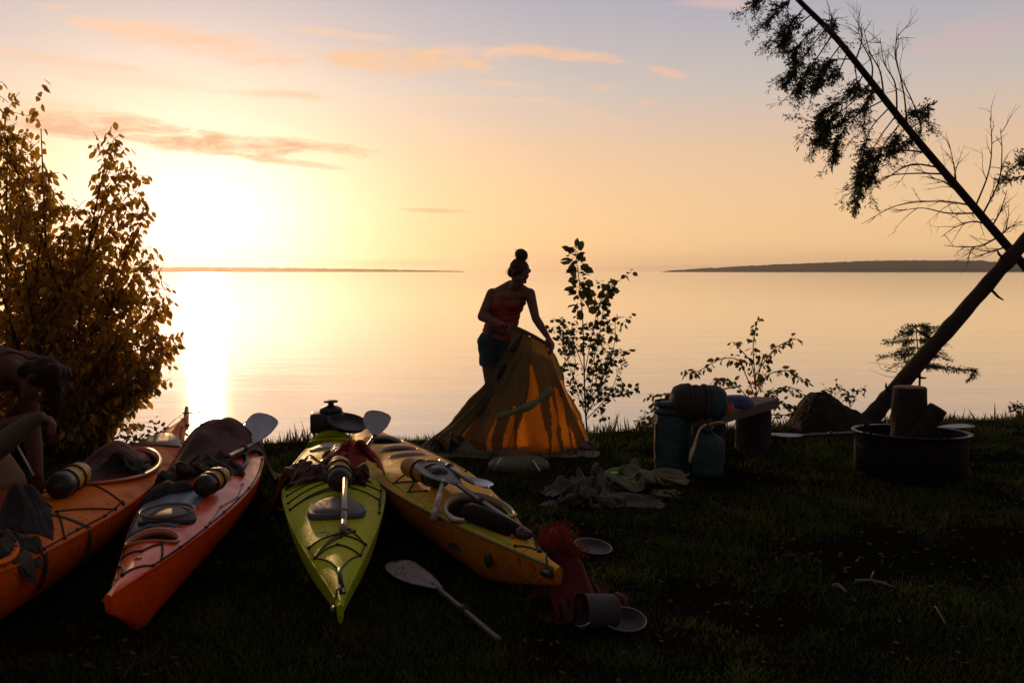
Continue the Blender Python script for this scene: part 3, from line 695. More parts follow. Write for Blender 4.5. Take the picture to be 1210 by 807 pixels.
# ------------------------------------------------------------------ loose gear
def heap(name, c, rx, ry, H, m, label=None, cat=None, seed=0, rot=0, support=None, parent=None, group=None, crease=1.0, cs=4.0, nr=34, na=88, outline=.22, flat=.8, m2=None, peak=None, base_h=.012):
    """crumpled fabric lying over whatever carries it"""
    sup = support or gz; mb = MB(); vs = []; c = Vector((c[0], c[1], 0)); ca, sa = math.cos(rot), math.sin(rot)
    def hh(x, y, r, a):
        v = Vector((x * cs, y * cs, seed))
        w = v + Vector((noise.noise(v * .8 + Vector((9, 0, 0))), noise.noise(v * .8 + Vector((0, 9, 0))), 0)) * .9
        rid = 1 - 2 * abs(noise.noise(w)); rid2 = 1 - 2 * abs(noise.noise(w * 2.1 + Vector((5, 5, 5)))); rid3 = 1 - 2 * abs(noise.noise(w * 4.6))
        env = max(0, 1 - r ** 2.4) ** flat
        pk = 1
        if peak: pk = .45 + .75 * math.exp(-(((x - peak[0]) / peak[2]) ** 2 + ((y - peak[1]) / peak[2]) ** 2))
        rid, rid2, rid3 = (1 - (1 - q_) ** 1.5 if q_ > 0 else q_ for q_ in (rid, rid2, rid3))
        return H * env * pk * (.55 + .42 * crease * rid + .20 * crease * rid2 + .07 * crease * rid3) + base_h * (.5 + r)
    for i in range(nr + 1):
        r = (i / nr) ** .8
        for k in range(na):
            a = 2 * math.pi * k / na
            q = 1 + outline * (noise.noise(Vector((math.cos(a) * 1.5, math.sin(a) * 1.5, seed + .5))) + .6 * noise.noise(Vector((math.cos(a) * 4, math.sin(a) * 4, seed))))
            lx, ly = rx * r * q * math.cos(a), ry * r * q * math.sin(a)
            x, y = c.x + lx * ca - ly * sa, c.y + lx * sa + ly * ca
            z = sup(x, y) + hh(lx, ly, r, a) - (.012 if i == nr else 0)
            vs.append((x, y, z))
    fs = [(i * na + k, i * na + (k + 1) % na, (i + 1) * na + (k + 1) % na, (i + 1) * na + k) for i in range(nr) for k in range(na)]
    mb.add(vs, fs)
    if m2:
        mb.m = [1 if noise.noise(Vector((vs[f[0]][0] * 2.2, vs[f[0]][1] * 2.2, seed + 3))) > .02 else 0 for f in fs]
    o = mb.build(name, [m, m2] if m2 else m, parent)
    if label: tag(o, label, cat, group)
    return o
def dry_bag(name, c, axis, length, r, m, label, cat, m_end=None, roll=True, seed=0, group=None, cinch=False, end_mat=None):
    """a fabric dry bag: wrinkled body, rolled or cinched mouth, buckle strap"""
    axis = Vector(axis).normalized(); c = Vector(c); c.z += 0
    root = thing(name, c, label, cat, group)
    M = zframe(c, axis); mb = MB(); prof = []
    for i in range(26):
        u = i / 25
        rr = r * (1 + .05 * noise.noise(Vector((u * 5, seed, 0))) + .03 * noise.noise(Vector((u * 17, seed, 5))) + .07 * math.sin(u * math.pi) - .03)
        if u < .06: rr *= .80 + .2 * (u / .06) ** .5
        if u > .80: rr *= 1 - (.50 if cinch else .22) * ((u - .8) / .2) ** 1.5
        prof.append((rr, u * length))
    prof = [(.001, .004)] + prof + [(.001, length)]
    mb.lathe(prof, M, 40, wob=.10, seed=seed); mb.build('bag_body', m, root)
    top = M @ Vector((0, 0, length)); X = (M.to_3x3() @ Vector((1, 0, 0))); Y = (M.to_3x3() @ Vector((0, 1, 0)))
    mb = MB()
    if cinch:
        mb.tube([top - axis * .01, top + axis * .02, top + axis * .05], [r * .30, r * .22, r * .4], 12); mb.build('bag_neck', m_end or m, root)
        mb = MB(); mb.tube([top + X * r * .26 * math.cos(t) + Y * r * .26 * math.sin(t) + axis * .015 for t in np.linspace(0, 6.4, 20)], .005, 6); mb.build('drawcord', CORD, root)
    elif roll:
        for k, dz in enumerate((0, .028)): mb.tube([top - X * r * .92 + axis * dz, top - X * r * .5 + axis * (dz + .01), top + X * r * .5 + axis * (dz + .01), top + X * r * .92 + axis * dz], [.012, .022, .022, .012], 10)
        mb.build('rolled_top', m_end or m, root)
        mb = MB(); mb.tube([top - X * r * .95 + axis * .015, top - X * r * .5 + axis * .07, top + X * .02 + axis * .08, top + X * r * .5 + axis * .07, top + X * r * .95 + axis * .015], .010, 8, flat=.4); mb.build('buckle_strap', WEBBING, root)
    return root
def paddle_blade_mb(M, L=.46, Wd=.19, asym=.02, curve=.03, ribs=True):
    """local x from the neck to the tip"""
    mb = MB(); nx, ny = 22, 12; top, bot = [], []
    for i in range(nx + 1):
        u = i / nx; w = Wd / 2 * (math.sin(min(1, u * 1.55) * math.pi / 2) ** .8) * (max(0, 1 - max(0, (u - .72) / .28) ** 2.6) ** .5 if u > .72 else 1) + .006
        w0 = .016 if u == 0 else w
        for k in range(ny + 1):
            t = -1 + 2 * k / ny
            y = w0 * t + asym * math.sin(u * math.pi); z = curve * (t * t * .35 + u * u * .5) ; rib = .010 * math.exp(-(t / .12) ** 2) * (1 - u) if ribs else 0
            top.append(M @ Vector((u * L, y, z + .003 + rib))); bot.append(M @ Vector((u * L, y, z - .003 - rib)))
    k1 = ny + 1; nT = len(top); fs = []
    for i in range(nx):
        for k in range(ny):
            a, b, c_, d = i * k1 + k, i * k1 + k + 1, (i + 1) * k1 + k + 1, (i + 1) * k1 + k
            fs += [(a, b, c_, d), (nT + a, nT + d, nT + c_, nT + b)]
    for i in range(nx): fs += [(i * k1, (i + 1) * k1, nT + (i + 1) * k1, nT + i * k1), (i * k1 + ny, nT + i * k1 + ny, nT + (i + 1) * k1 + ny, (i + 1) * k1 + ny)]
    fs += [tuple(nx * k1 + k for k in range(k1)) + tuple(nT + nx * k1 + k for k in range(k1))[::-1]]
    mb.add(top + bot, fs); return mb
def half_paddle(blade_tip, neck, shaft_end, bm_, sm_, label, up=Vector((0, 0, 1)), blade_w=.18, second=None, r=.0145, group='kayak paddles'):
    bt, nk, se = map(Vector, (blade_tip, neck, shaft_end))
    root = thing('paddle', (bt + se) / 2, label, 'paddle', group)
    M = frame(nk, bt - nk, up); paddle_blade_mb(M, (bt - nk).length, blade_w).build('blade', bm_, root)
    if second is not None:
        n2, t2 = Vector(second[0]), Vector(second[1]); paddle_blade_mb(frame(n2, t2 - n2, up), (t2 - n2).length, blade_w).build('blade', bm_, root)
        se = n2
    d = (nk - se).normalized(); mb = MB(); mb.tube([se, se + d * .02, nk - d * .02, nk + d * .10], [r, r, r, .008], 12); sh = mb.build('shaft', sm_, root)
    mb = MB(); mb.tube([nk - d * .30, nk - d * .29, nk - d * .27, nk - d * .26], [r + .002, r + .012, r + .012, r + .002], 14); mb.build('drip_ring', BLACK, sh)
    return root
MAROON = mat('maroon_fabric', (.10, .014, .012), .75, (.05, .01, .01), 5, bump=.5, bscale=25)
MAROON_BROWN = mat('red_brown_fabric', (.085, .022, .016), .8, (.045, .013, .012), 4, bump=.5, bscale=30)
DARK_CLOTH = mat('dark_fabric', (.022, .019, .020), .85, (.035, .028, .028), 6, bump=.5, bscale=35)
GREY_CLOTH = mat('grey_brown_fabric', (.055, .042, .038), .8, (.03, .024, .023), 5, bump=.5, bscale=30)
YELLOW_BAG = mat('yellow_bag', (.62, .36, .03), .5, (.48, .24, .02), 9, bump=.5, bscale=40)
TEAL = mat('teal_fabric', (.010, .046, .052), .7, (.007, .028, .033), 6, bump=.6, bscale=22)
RED_MESH = mat('red_mesh', (.20, .008, .009), .75, (.10, .006, .006), 40, bump=.9, bscale=120, trans=.2, tcol=(.35, .02, .015))
OLIVE = mat('olive_fabric', (.085, .095, .04), .6, (.06, .065, .03), 5, bump=.4, bscale=25)

# kayak 1 load
heap('dry_bag', K1.pt(-.30, -.15)[:2], .26, .45, .17, MAROON, 'dark red bag bulging out of the orange kayak cockpit under the bush', 'bag', 3, rot=.3, support=lambda x, y: K1.support(x, y) - .05, peak=(.0, .12, .2), cs=3)
draped('jacket', 'pile', K1.pt(-.24, .30)[:2], .3, .75, .55, .55, DARK_CLOTH, 'dark jacket slumped over the right rim of the orange kayak cockpit', 'jacket', support=lambda x, y: K1.support(x, y) - .01)
def strap_rings(root, M, r, zs, m=BLACK, name='strap'):
    for z in zs:
        mb = MB(); mb.lathe([(r + .001, -.012), (r + .008, -.008), (r + .008, .008), (r + .001, .012)], M @ Matrix.Translation((0, 0, z)), 28, close=True); mb.build(name, m, root)
def tube_bag(label, c, axis, L_, r, cat, group=None, m=YELLOW_BAG, m2=BLACK, name='throw_bag', zs=(.3, .62), end=.22):
    axis = Vector(axis).normalized(); root = thing(name, c, label, cat, group); M = zframe(c, axis)
    mb = MB(); prof = [(.001, 0), (r * .75, .003), (r, .03)] + [(r * (1 + .04 * math.sin(i * 2.1)), .03 + (L_ - .06) * i / 10) for i in range(1, 10)] + [(r * .97, L_ - .03), (r * .8, L_ - .004), (.001, L_)]
    mb.lathe(prof, M, 32, wob=.06); mb.build('bag_body', m, root)
    mb = MB(); mb.lathe([(.001, -.012), (r * .86, -.008), (r * 1.06, .02), (r * 1.07, L_ * end), (r * 1.0, L_ * end + .006)], M, 32); mb.lathe([(.001, -.02), (r * .5, -.02), (r * .55, -.008)], M, 24); mb.build('end_cap', m2, root)
    strap_rings(root, M, r * 1.02, [L_ * z for z in zs]); return root
tb = 'yellow throw bags strapped on the decks'
tube_bag('yellow bag with dark straps lying across the orange kayak near the bent person', K1.pt(.10, .05, .07), K1.pt(-.04, .0) - K1.pt(.10, .05), .36, .066, 'bag', tb)
tube_bag('yellow bag with black cap beside the black lid on the red-orange kayak', K2.pt(.33, .42, .07), K2.pt(.23, .60) - K2.pt(.33, .42) + Vector((0, 0, .02)), .26, .056, 'bag', tb)
tube_bag('yellow and black bag standing out below the red life jacket on the green kayak', K3.pt(.27, .10, .08), K3.pt(.12, .10) - K3.pt(.27, .10) + Vector((0, 0, .06)), .26, .062, 'bag', tb)
tube_bag('yellow bag with dark end lying across the amber kayak between hatches and cockpit', P(522, 566, 5.05), P(470, 546, 5.40) - P(522, 566, 5.05), .36, .058, 'bag', tb, m=mat('mustard_bag', (.48, .22, .03), .6, (.36, .15, .02), 7, bump=.6, bscale=30))
sc_ = K1.pt(.29, .10); draped('soft_bag', 'drape', sc_[:2], .5, .26, .40, .6, mat('near_black_cloth', (.012, .009, .009), .9, (.02, .014, .013), 6, bump=.5), 'dark soft bag resting on the orange kayak in front of the yellow bag', 'bag', support=lambda x, y: K1.support(x, y) + .12 * math.exp(-((x - sc_.x) / .10) ** 2 - ((y - sc_.y) / .15) ** 2))
draped('wet_clothes', 'tarp', K1.pt(.45, .0)[:2], .6, .50, .42, .55, GREY_CLOTH, 'dark clothes stuffed in the near hatch of the orange kayak', 'clothes', support=lambda x, y: K1.support(x, y) - .01)

# kayak 2 load
bc = K2.pt(-.32, -.15); draped('blanket', 'drape', (bc.x - .05, bc.y), -.1, .66, 1.25, .75, MAROON_BROWN, 'dark red-brown cloth draped over the cockpit of the red-orange kayak', 'cloth', support=lambda x, y: K2.support(x, y) + .13 * math.exp(-((x - bc.x) / .22) ** 2 - ((y - bc.y) / .45) ** 2))
draped('jacket', 'tarp', K2.pt(.06, -.15)[:2], 1.5, .62, .58, .65, GREY_CLOTH, 'grey-brown jacket crumpled in front of the red-brown cloth on the red-orange kayak', 'jacket', support=K2.support)
heap('glove', K2.pt(.27, -.45)[:2], .15, .07, .06, DARK_CLOTH, 'small dark rolled cloth above the blue mat on the red-orange kayak', 'cloth', 15, rot=.15, support=K2.support, cs=6)
mb = MB(); vs = []; nq, ntt = 12, 14
for i in range(nq + 1):
    for k in range(ntt + 1): vs.append(K2.pt(.575 - .30 * i / nq, -.93 + 1.35 * k / ntt, .006 + .003 * math.sin(k * 1.3)))
mb.add(vs, [(i * (ntt + 1) + k, i * (ntt + 1) + k + 1, (i + 1) * (ntt + 1) + k + 1, (i + 1) * (ntt + 1) + k) for i in range(nq) for k in range(ntt)])
o = mb.build('deck_mat', mat('blue_mat', (.10, .19, .27), .45, (.07, .14, .21), 12, bump=.3, bscale=20)); q_ = o.modifiers.new('t', 'SOLIDIFY'); q_.thickness = .006; q_.offset = 1
tag(o, 'flat blue mat tucked under the black lid of the red-orange kayak', 'mat')
half_paddle(K2.pt(-.45, 1.1) + Vector((.0, .1, .30)), K2.pt(-.36, .70, .05), K2.pt(.0, .45, .09), BLADE, SHAFT, 'pale blue paddle blade sticking up from the far right side of the red-orange kayak', up=Vector((.25, -1, .5)), blade_w=.19)

# kayak 3 load
LIFE = mat('red_vest', (.30, .018, .014), .7, (.14, .012, .01), 6, bump=.5, bscale=30)
lc = K3.pt(-.02, .42); draped('life_jacket', 'pile', lc[:2], .9, 1.0, .68, .50, LIFE, 'dark red life jacket bunched up on the right of the green kayak', 'life jacket', support=lambda x, y: K3.support(x, y) + .11 * math.exp(-((x - lc.x) / .17) ** 4 - ((y - lc.y) / .17) ** 4))
draped('spray_skirt', 'tarp', K3.pt(.0, -.35)[:2], -.2, .75, .46, .75, mat('black_neoprene', (.03, .02, .02), .4, (.09, .015, .012), 5, bump=.3), 'black spray skirt with shiny straps crumpled on the left of the green kayak', 'spray skirt', support=K3.support)
draped('dark_clothes', 'pile', K3.pt(.10, .18)[:2], 2.2, .60, .42, .38, DARK_CLOTH, 'black cloth beneath the red life jacket on the green kayak', 'cloth', support=K3.support)
mb = MB()
for k in range(3):
    p = [K3.pt(-.02 + .03 * k, -.85, .03), K3.pt(.0 + .03 * k, -.5, .12 + .02 * k), K3.pt(.04, -.25, .10), K3.pt(-.06 + .04 * k, .05, .15), K3.pt(-.12, .2, .12)]
    mb.tube(bez(p, 8), .007, 6, flat=.4)
tag(mb.build('shiny_strap', mat('shiny_strap', (.35, .25, .2), .25)), 'thin shiny straps looped over the black spray skirt on the green kayak', 'strap')
root = thing('camp_stove_box', K3.pt(-.83, -.1), 'black box with a knobbed round top standing on the far end of the green kayak', 'box')
fr = Matrix.Translation(K3.pt(-.80, -.35, .085)) @ Matrix((K3.b, -K3.a, Vector((0, 0, 1)))).transposed().to_4x4()
mb = MB(); mb.box(fr, .26, .20, .15); mb.build('case', BLACK, root, bevel=.02)
mb = MB(); f2 = fr @ Matrix.Translation((.03, 0, .075)); mb.lathe([(.001, 0), (.09, 0), (.085, .03), (.06, .045), (.025, .055), (.02, .075), (.055, .08), (.055, .092), (.001, .095)], f2, 28); mb.build('knob', BLACK, root)
root = thing('frying_pan', K3.pt(-.74, .7), 'dark oval pan leaning against the black box on the green kayak', 'pan')
pc = K3.pt(-.72, .95, .12); pn = Vector((.22, -.22, .93)).normalized(); M = zframe(pc, pn)
mb = MB(); mb.lathe([(.001, .0), (.125, .0), (.15, .025), (.158, .027), (.158, .018), (.135, -.012), (.001, -.012)], M, 44); mb.build('pan_body', PLATE_DARK, root)
mb = MB(); mb.tube([pc + Vector((-.13, 0, -.0)), pc + Vector((-.22, .02, -.02))], .011, 8); mb.build('handle', BLACK, root)
half_paddle(P(452, 490, 6.35) + Vector((0, 0, .02)), P(443, 515, 6.3), K3.pt(-.28, .75, .06), BLADE, SHAFT, 'pale blue paddle blade standing between the green and amber kayaks', up=Vector((-.3, -1, .35)), blade_w=.19)
root = thing('paddle_shaft', K3.pt(.45, .15), 'pale loose paddle shaft lying lengthwise over the grey hatch of the green kayak', 'paddle shaft')
a, b = K3.pt(.20, .22, .12), K3.pt(.60, .20, .022)
mb = MB(); mb.tube([a, b], .0155, 14); mb.build('shaft', SHAFT_PALE, root)
mb = MB(); mb.tube([b + (a - b) * .30, b + (a - b) * .27], .0175, 14); mb.build('ring', BLACK, root); mb = MB(); mb.tube([b + (a - b) * .13, b + (a - b) * .0], .018, 14); mb.build('ferrule', mat('ferrule_grey', (.22, .18, .16), .4), root)

# kayak 4 load
half_paddle(P(503, 549, 5.2), P(543, 574, 4.9), P(612, 622, 4.3), BLADE_DARK, SHAFT, 'grey paddle with ribbed blade lying along the right side of the amber kayak', blade_w=.19)
root = thing('paddle_shaft', K4.pt(.3, 0), 'short pale paddle shaft poking out over the left flank of the amber kayak', 'paddle shaft')
a, b = P(524, 568, 4.95), P(512, 614, 4.62)
mb = MB(); mb.tube([a, b], .016, 14); mb.build('shaft', SHAFT_PALE, root)
mb = MB(); mb.tube([b + (a - b) * .25, b - (a - b) * .005], .019, 14); mb.build('ferrule', mat('ferrule_grey', (.22, .18, .16), .4), root)
# second blade under the clasp
half_paddle(P(577, 580, 4.72), P(552, 566, 4.9), P(520, 545, 5.3), BLADE, SHAFT, 'paddle half with pale blue blade tip under the grey paddle on the amber kayak', blade_w=.08)
root = thing('bilge_pump', K4.pt(.6, 0), 'dark brown tapered roll lying across the amber kayak cockpit', 'rolled bag')
a, b = P(552, 603, 4.5), P(622, 632, 4.12)
ax = (b - a); M = zframe(a, ax)
mb = MB(); Ln = ax.length; mb.lathe([(.001, 0), (.036, .004), (.047, .03), (.049, .1), (.046, .2), (.041, Ln * .7), (.032, Ln * .84), (.022, Ln * .9), (.001, Ln * .92)], M, 30, wob=.08); mb.build('roll_body', mat('brown_roll', (.020, .012, .010), .85, (.012, .008, .007), 8, bump=.5, bscale=50, spec=.1), root)
mb = MB(); mb.tube([a + ax * .86, a + ax * .93, a + ax * 1.0], [.02, .032, .02], 12); mb.ell(a + ax * 1.0, .028, .022, .022); mb.build('tied_end', BLACK, root)
mb = MB(); M = frame(P(613, 626, 4.2), Vector((.5, .3, .05)), Vector((-.1, -.8, .6)))
prof = [(-.055, -.03), (.06, -.03), (.036, .0), (-.006, .05), (-.024, .048), (-.05, -.012)]
vs = [M @ Vector((x, z, .012)) for x, z in prof] + [M @ Vector((x, z, -.012)) for x, z in prof]; n = len(prof)
mb.add(vs, [tuple(range(n)), tuple(range(n, 2 * n))[::-1]] + [(k, (k + 1) % n, n + (k + 1) % n, n + k) for k in range(n)])
tag(mb.build('sponge', mat('orange_foam', (.50, .16, .06), .8, bump=.4), bevel=.005), 'small orange wedge behind the brown roll on the amber kayak', 'sponge')

# red mesh bag over the stem, plate, pot, pan, loose paddle
def K4sup(x, y): return max(K4.support(x, y), gz(x, y))
def mesh_bag():
    root = thing('mesh_bag', (.33, 4.08, 0.02), 'bright red mesh bag slumped on the grass against the amber kayak near its tip', 'bag')
    draped('bag_body', 'drape', (.28, 4.14), .6, .36, .34, .9, RED_MESH, parent=root, support=lambda x, y: gz(x, y) + .21 * math.exp(-((x - .25) / .13) ** 2 - ((y - 4.12) / .13) ** 2)); draped('bag_fold', 'tarp', (.33, 4.06), 1.2, .42, .40, .8, MAROON, parent=root)
    L = Leaves('needle')                             # frayed net mouth
    for (cc, n, s_) in ((P(658, 634, 4.12), 1100, (.040, .04, .026)), (P(645, 643, 4.15), 500, (.03, .03, .014)), (P(678, 650, 4.08), 500, (.03, .03, .015))):
        for i in range(n):
            d = Vector((random.gauss(0, .7), random.gauss(0, .6), random.gauss(.3, .7))).normalized(); p = cc + Vector((random.gauss(0, s_[0]), random.gauss(0, s_[1]), random.gauss(0, s_[2])))
            L.add(p, d, random.uniform(.008, .022))
    L.build('net_mouth', RED_MESH, root)
mesh_bag()
def plate(name, label, c, tilt, r, depth, m, m_rim, cat, group=None):
    root = thing(name, c, label, cat, group); M = zframe(c, tilt)
    mb = MB(); mb.lathe([(.001, 0), (r * .78, 0), (r * .93, depth), (r, depth + .002), (r, depth - .004), (r * .80, -.006), (.001, -.006)], M, 48); b_ = mb.build('plate_body', m, root)
    mb = MB(); mb.lathe([(r * .985, depth - .003), (r * 1.02, depth), (r * 1.0, depth + .006), (r * .97, depth + .004)], M, 48, close=True); mb.build('rim', m_rim, root); return root
GREY_RIM2 = mat('rim_grey', (.22, .21, .21), .3, coat=.3)
plate('plate', 'round grey-rimmed plate on the grass behind the red mesh bag', G(700, 649, .03), Vector((.12, -.10, 1)), .105, .018, PLATE_DARK, GREY_RIM2, 'plate')
root = thing('cooking_pot', G(706, 745), 'grey cooking pot lying on its side below the amber kayak tip', 'pot')
ax = Vector((-.93, -.32, .12)).normalized(); pc = G(728, 748) + Vector((0, .06, .075)); M = zframe(pc, ax)
mb = MB(); mb.lathe([(.001, 0), (.066, 0), (.073, .01), (.074, .15), (.078, .153), (.078, .157), (.070, .157), (.069, .012), (.001, .01)], M, 44); mb.build('pot_body', mat('grey_enamel', (.045, .042, .048), .65, (.03, .027, .031), 10, bump=.1, spec=.2), root)
mb = MB(); e = pc + ax * .12 + Vector((-.0, -.07, -.01)); mb.tube(bez([e, e + Vector((-.02, -.05, .0)), e + Vector((-.05, -.05, -.01)), e + Vector((-.07, .0, -.02))], 6), .004, 6); mb.build('wire_handle', STEEL, root)
root = thing('frying_pan', G(742, 738), 'small black frying pan with pale rim beside the grey cooking pot', 'pan')
pc = G(737, 738, .02); M = zframe(pc, Vector((.05, -.18, 1)))
mb = MB(); mb.lathe([(.001, 0), (.072, 0), (.094, .03), (.097, .03), (.077, -.005), (.001, -.005)], M, 44); mb.build('pan_body', PLATE_DARK, root)
mb = MB(); mb.lathe([(.094, .028), (.098, .030), (.096, .034), (.093, .032)], M, 44, close=True); mb.build('rim', mat('bright_rim', (.28, .27, .26), .35), root)
mb = MB()
for dx in (-.012, .012): mb.tube([pc + Vector((-.05 + dx, .04, .035)), pc + Vector((-.065 + dx, .03, .075)), pc + Vector((-.075 + dx, .02, .10))], .003, 6)
mb.tube([pc + Vector((-.087, .02, .10)), pc + Vector((-.063, .02, .10))], .003, 6); mb.build('wire_handle', STEEL, root)
half_paddle(G(467, 668, .02), G(520, 697, .03), G(590, 756, .02), mat('pale_grey_blade', (.30, .28, .29), .5, (.20, .185, .19), 16, bump=.35, bscale=45), mat('worn_shaft', (.13, .12, .12), .4, (.08, .075, .07), 14), 'grey half paddle lying alone on the grass between the green and amber kayaks', blade_w=.17)

# ------------------------------------------------------------------ the tent being folded, and other fabric
def tent():
    D = 7.95; root = thing('tent', P(612, 532, D), 'olive and orange tent held up by the woman, spreading onto the grass', 'tent')
    ORG[root] = Vector(root.location)
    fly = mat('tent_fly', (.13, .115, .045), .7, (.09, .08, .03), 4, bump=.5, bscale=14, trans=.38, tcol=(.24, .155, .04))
    inner = mat('tent_inner_glow', (.62, .24, .03), .7, (.50, .13, .02), 3, bump=.35, bscale=14, trans=.66, tcol=(1.0, .56, .08))
    net = mat('tent_net', (.17, .14, .10), .8, (.12, .10, .08), 5, trans=.4, tcol=(.22, .17, .11))
    amber = mat('tent_amber', (.55, .28, .06), .7, trans=.55, tcol=(.80, .40, .10), bump=.35, bscale=14)
    nu, nv = 220, 70; V = []; mi = []
    a0, a1 = P(606, 386, 7.85), P(651, 410, 7.95)
    def bottom(u):
        th = math.pi * (1.08 - 1.16 * u); cx, cy = P(598, 532, 8.0).x, 8.0
        rx = .62 + .18 * max(0, math.cos(th)) * -1 if math.cos(th) < 0 else .62
        rx = .70 if math.cos(th) < 0 else .70
        x = cx + rx * math.cos(th) * (1 + .05 * math.sin(u * 23)); y = cy - .34 * math.sin(th) * (1 + .12 * math.sin(u * 31))
        return Vector((x, y, gz(x, y) + .01))
    for j in range(nv + 1):
        v = j / nv
        for i in range(nu + 1):
            u = i / nu
            top = a0 + (a1 - a0) * (u ** 1.2); top.z += .0
            b = bottom(u); flare = v ** (1.35 + .45 * max(0, .35 - u) / .35 if u < .35 else .78 + .45 * max(0, (u - .75)) * 1)
            hp = top + (b - top) * flare; p = Vector((hp.x, hp.y, top.z + (b.z - top.z) * v))
            amp = .095 * math.sin(math.pi * min(1, v * .9 + .06)) * (.3 + v)
            ph = 6 * u + .8 * noise.noise(Vector((u * 4, v * 1.5, 1)))
            f = math.sin(ph * 7) * .35 + .85 * (1 - 2 * abs(noise.noise(Vector((u * 11 + v, v * 1.2, 4))))) + .35 * noise.noise(Vector((u * 30, v * 6, 8)))
            th = math.pi * (1.08 - 1.16 * u); nn = Vector((math.cos(th), -math.sin(th), 0))
            p += nn * amp * (f - .30) + Vector((0, 0, .02 * noise.noise(Vector((u * 9, v * 7, 3)))))
            V.append(p)
    wedges = ((.435, .014, .70), (.50, .024, .58), (.585, .046, .24), (.675, .028, .50), (.745, .022, .42), (.795, .018, .68))  # orange cloth, the backlight glow between folds put into its shape and colour
    def region(u, v):
        q = u + .014 * noise.noise(Vector((v * 3, 1, 0)))
        for c_, hw, v0 in wedges:
            if v > v0 and abs(q - c_ - .02 * (v - .6)) < hw * min(1.15, .25 + 1.5 * (v - v0)): return 1
        if .33 < q < .37 + .03 * v and .3 < v < .85: return 2
        return 3 if q > .845 and v > .36 else 0
    fs = {0: [], 1: [], 2: [], 3: []}
    for j in range(nv):
        for i in range(nu): fs[region((i + .5) / nu, (j + .5) / nv)].append((j * (nu + 1) + i, j * (nu + 1) + i + 1, (j + 1) * (nu + 1) + i + 1, (j + 1) * (nu + 1) + i))
    for k, nm, m in ((0, 'outer_fabric', fly), (1, 'orange_glow_panel', inner), (2, 'mesh_panel', net), (3, 'amber_panel', amber)):
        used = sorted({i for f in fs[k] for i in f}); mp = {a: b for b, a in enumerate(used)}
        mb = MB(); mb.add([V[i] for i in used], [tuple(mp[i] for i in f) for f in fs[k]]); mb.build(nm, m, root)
    mb = MB(); V2 = []; lu, lv = 120, 40  # layer added behind the front, its folds streak the light coming through
    for j in range(lv + 1):
        v = j / lv
        for i in range(lu + 1):
            u = .30 + .58 * i / lu; top = a0.lerp(a1, u) - Vector((0, -.03, .12)); b = bottom(u); cc = Vector((P(598, 532, 8.0).x, 8.05, 0)); b = cc + (b - cc) * .80; b.z = gz(b.x, b.y) + .01
            p = top + (b - top) * (v ** 1.05); th = math.pi * (1.08 - 1.16 * u)
            p += Vector((math.cos(th), -math.sin(th), 0)) * .11 * (.25 + v) * (1 - 2 * abs(noise.noise(Vector((u * 15, v * .8, 14))))) * (1 if v < .97 else .5)
            V2.append(p)
    mb.add(V2, [(j * (lu + 1) + i, j * (lu + 1) + i + 1, (j + 1) * (lu + 1) + i + 1, (j + 1) * (lu + 1) + i) for j in range(lv) for i in range(lu)])
    mb.build('added_liner', mat('added_liner_cloth', (.45, .16, .03), .7, (.34, .11, .02), 3, trans=.62, tcol=(.95, .56, .14)), root)
    # green-grey hem hanging loose across the front
    mb = MB(); c = bez([P(588, 493, 7.55), P(603, 488, 7.52), P(625, 480, 7.52), P(640, 470, 7.56), P(651, 459, 7.62)], 10)
    mb.tube(c, [.046 + .012 * math.sin(i * .4) for i in range(len(c))], 12, flat=.6); mb.build('hem', mat('sage_hem', (.24, .27, .16), .7, (.17, .20, .11), 8, bump=.4, trans=.45, tcol=(.40, .40, .2)), root)
    mb = MB(); mb.tube(bez([a0 + Vector((-.01, -.02, .01)), (a0 + a1) / 2 + Vector((0, -.03, .015)), a1 + Vector((0, -.02, .005))], 8), .016, 8); mb.build('top_seam', fly, root)
    draped('groundsheet', 'drape', (P(598, 530, 7.75).x, 7.78), .02, 1.62, .62, .75, mat('groundsheet_fabric', (.11, .115, .06), .6, (.16, .13, .10), 4, bump=.4), parent=root)
    draped('loose_end', 'pile', (P(694, 522, 7.9).x, 7.82), R(80), .45, .45, .42, mat('white_edge', (.30, .26, .22), .7, (.2, .17, .13), 6, trans=.3, tcol=(.5, .42, .3)), parent=root)
    draped('folded_corner', 'tarp', (P(540, 522, 7.95).x, 7.9), R(80), .65, .60, .85, mat('brown_fabric', (.13, .09, .05), .7, (.08, .06, .04), 6, bump=.4, trans=.2, tcol=(.3, .18, .07)), parent=root)
tent()
o = heap('stuff_sack', (G(612, 552).x, G(612, 552).y), .25, .17, .10, OLIVE, 'small olive sack with pale piping lying before the tent', 'sack', 61, cs=2.5, crease=.4, flat=.45, outline=.08)
mb = MB()
for (x0, y0, x1, y1) in ((583, 556, 592, 541), (628, 541, 638, 556)):
    mb.tube(bez([G(x0, y0, .02), (G(x0, y0, .1) + G(x1, y1, .11)) / 2, G(x1, y1, .10)], 6), .006, 6)
mb.build('piping', mat('pale_piping', (.45, .40, .32), .6), o)
KHAKI = mat('khaki_fabric', (.15, .155, .07), .6, (.09, .095, .045), 6, bump=.5, bscale=20)
GREYF = mat('grey_tarp', (.072, .070, .045), .65, (.04, .038, .028), 6, bump=.5, bscale=20)
tarp = thing('tarp', G(725, 585), 'crumpled grey and khaki tarp heaped on the grass right of the tent', 'tarp')
kh = draped('khaki_half', 'tarp', G(742, 575)[:2], R(95), .70, 1.12, .85, KHAKI, parent=tarp)
draped('grey_half', 'tarp', G(690, 590)[:2], R(70), .55, .74, 1.0, GREYF, parent=tarp, flip=-1)
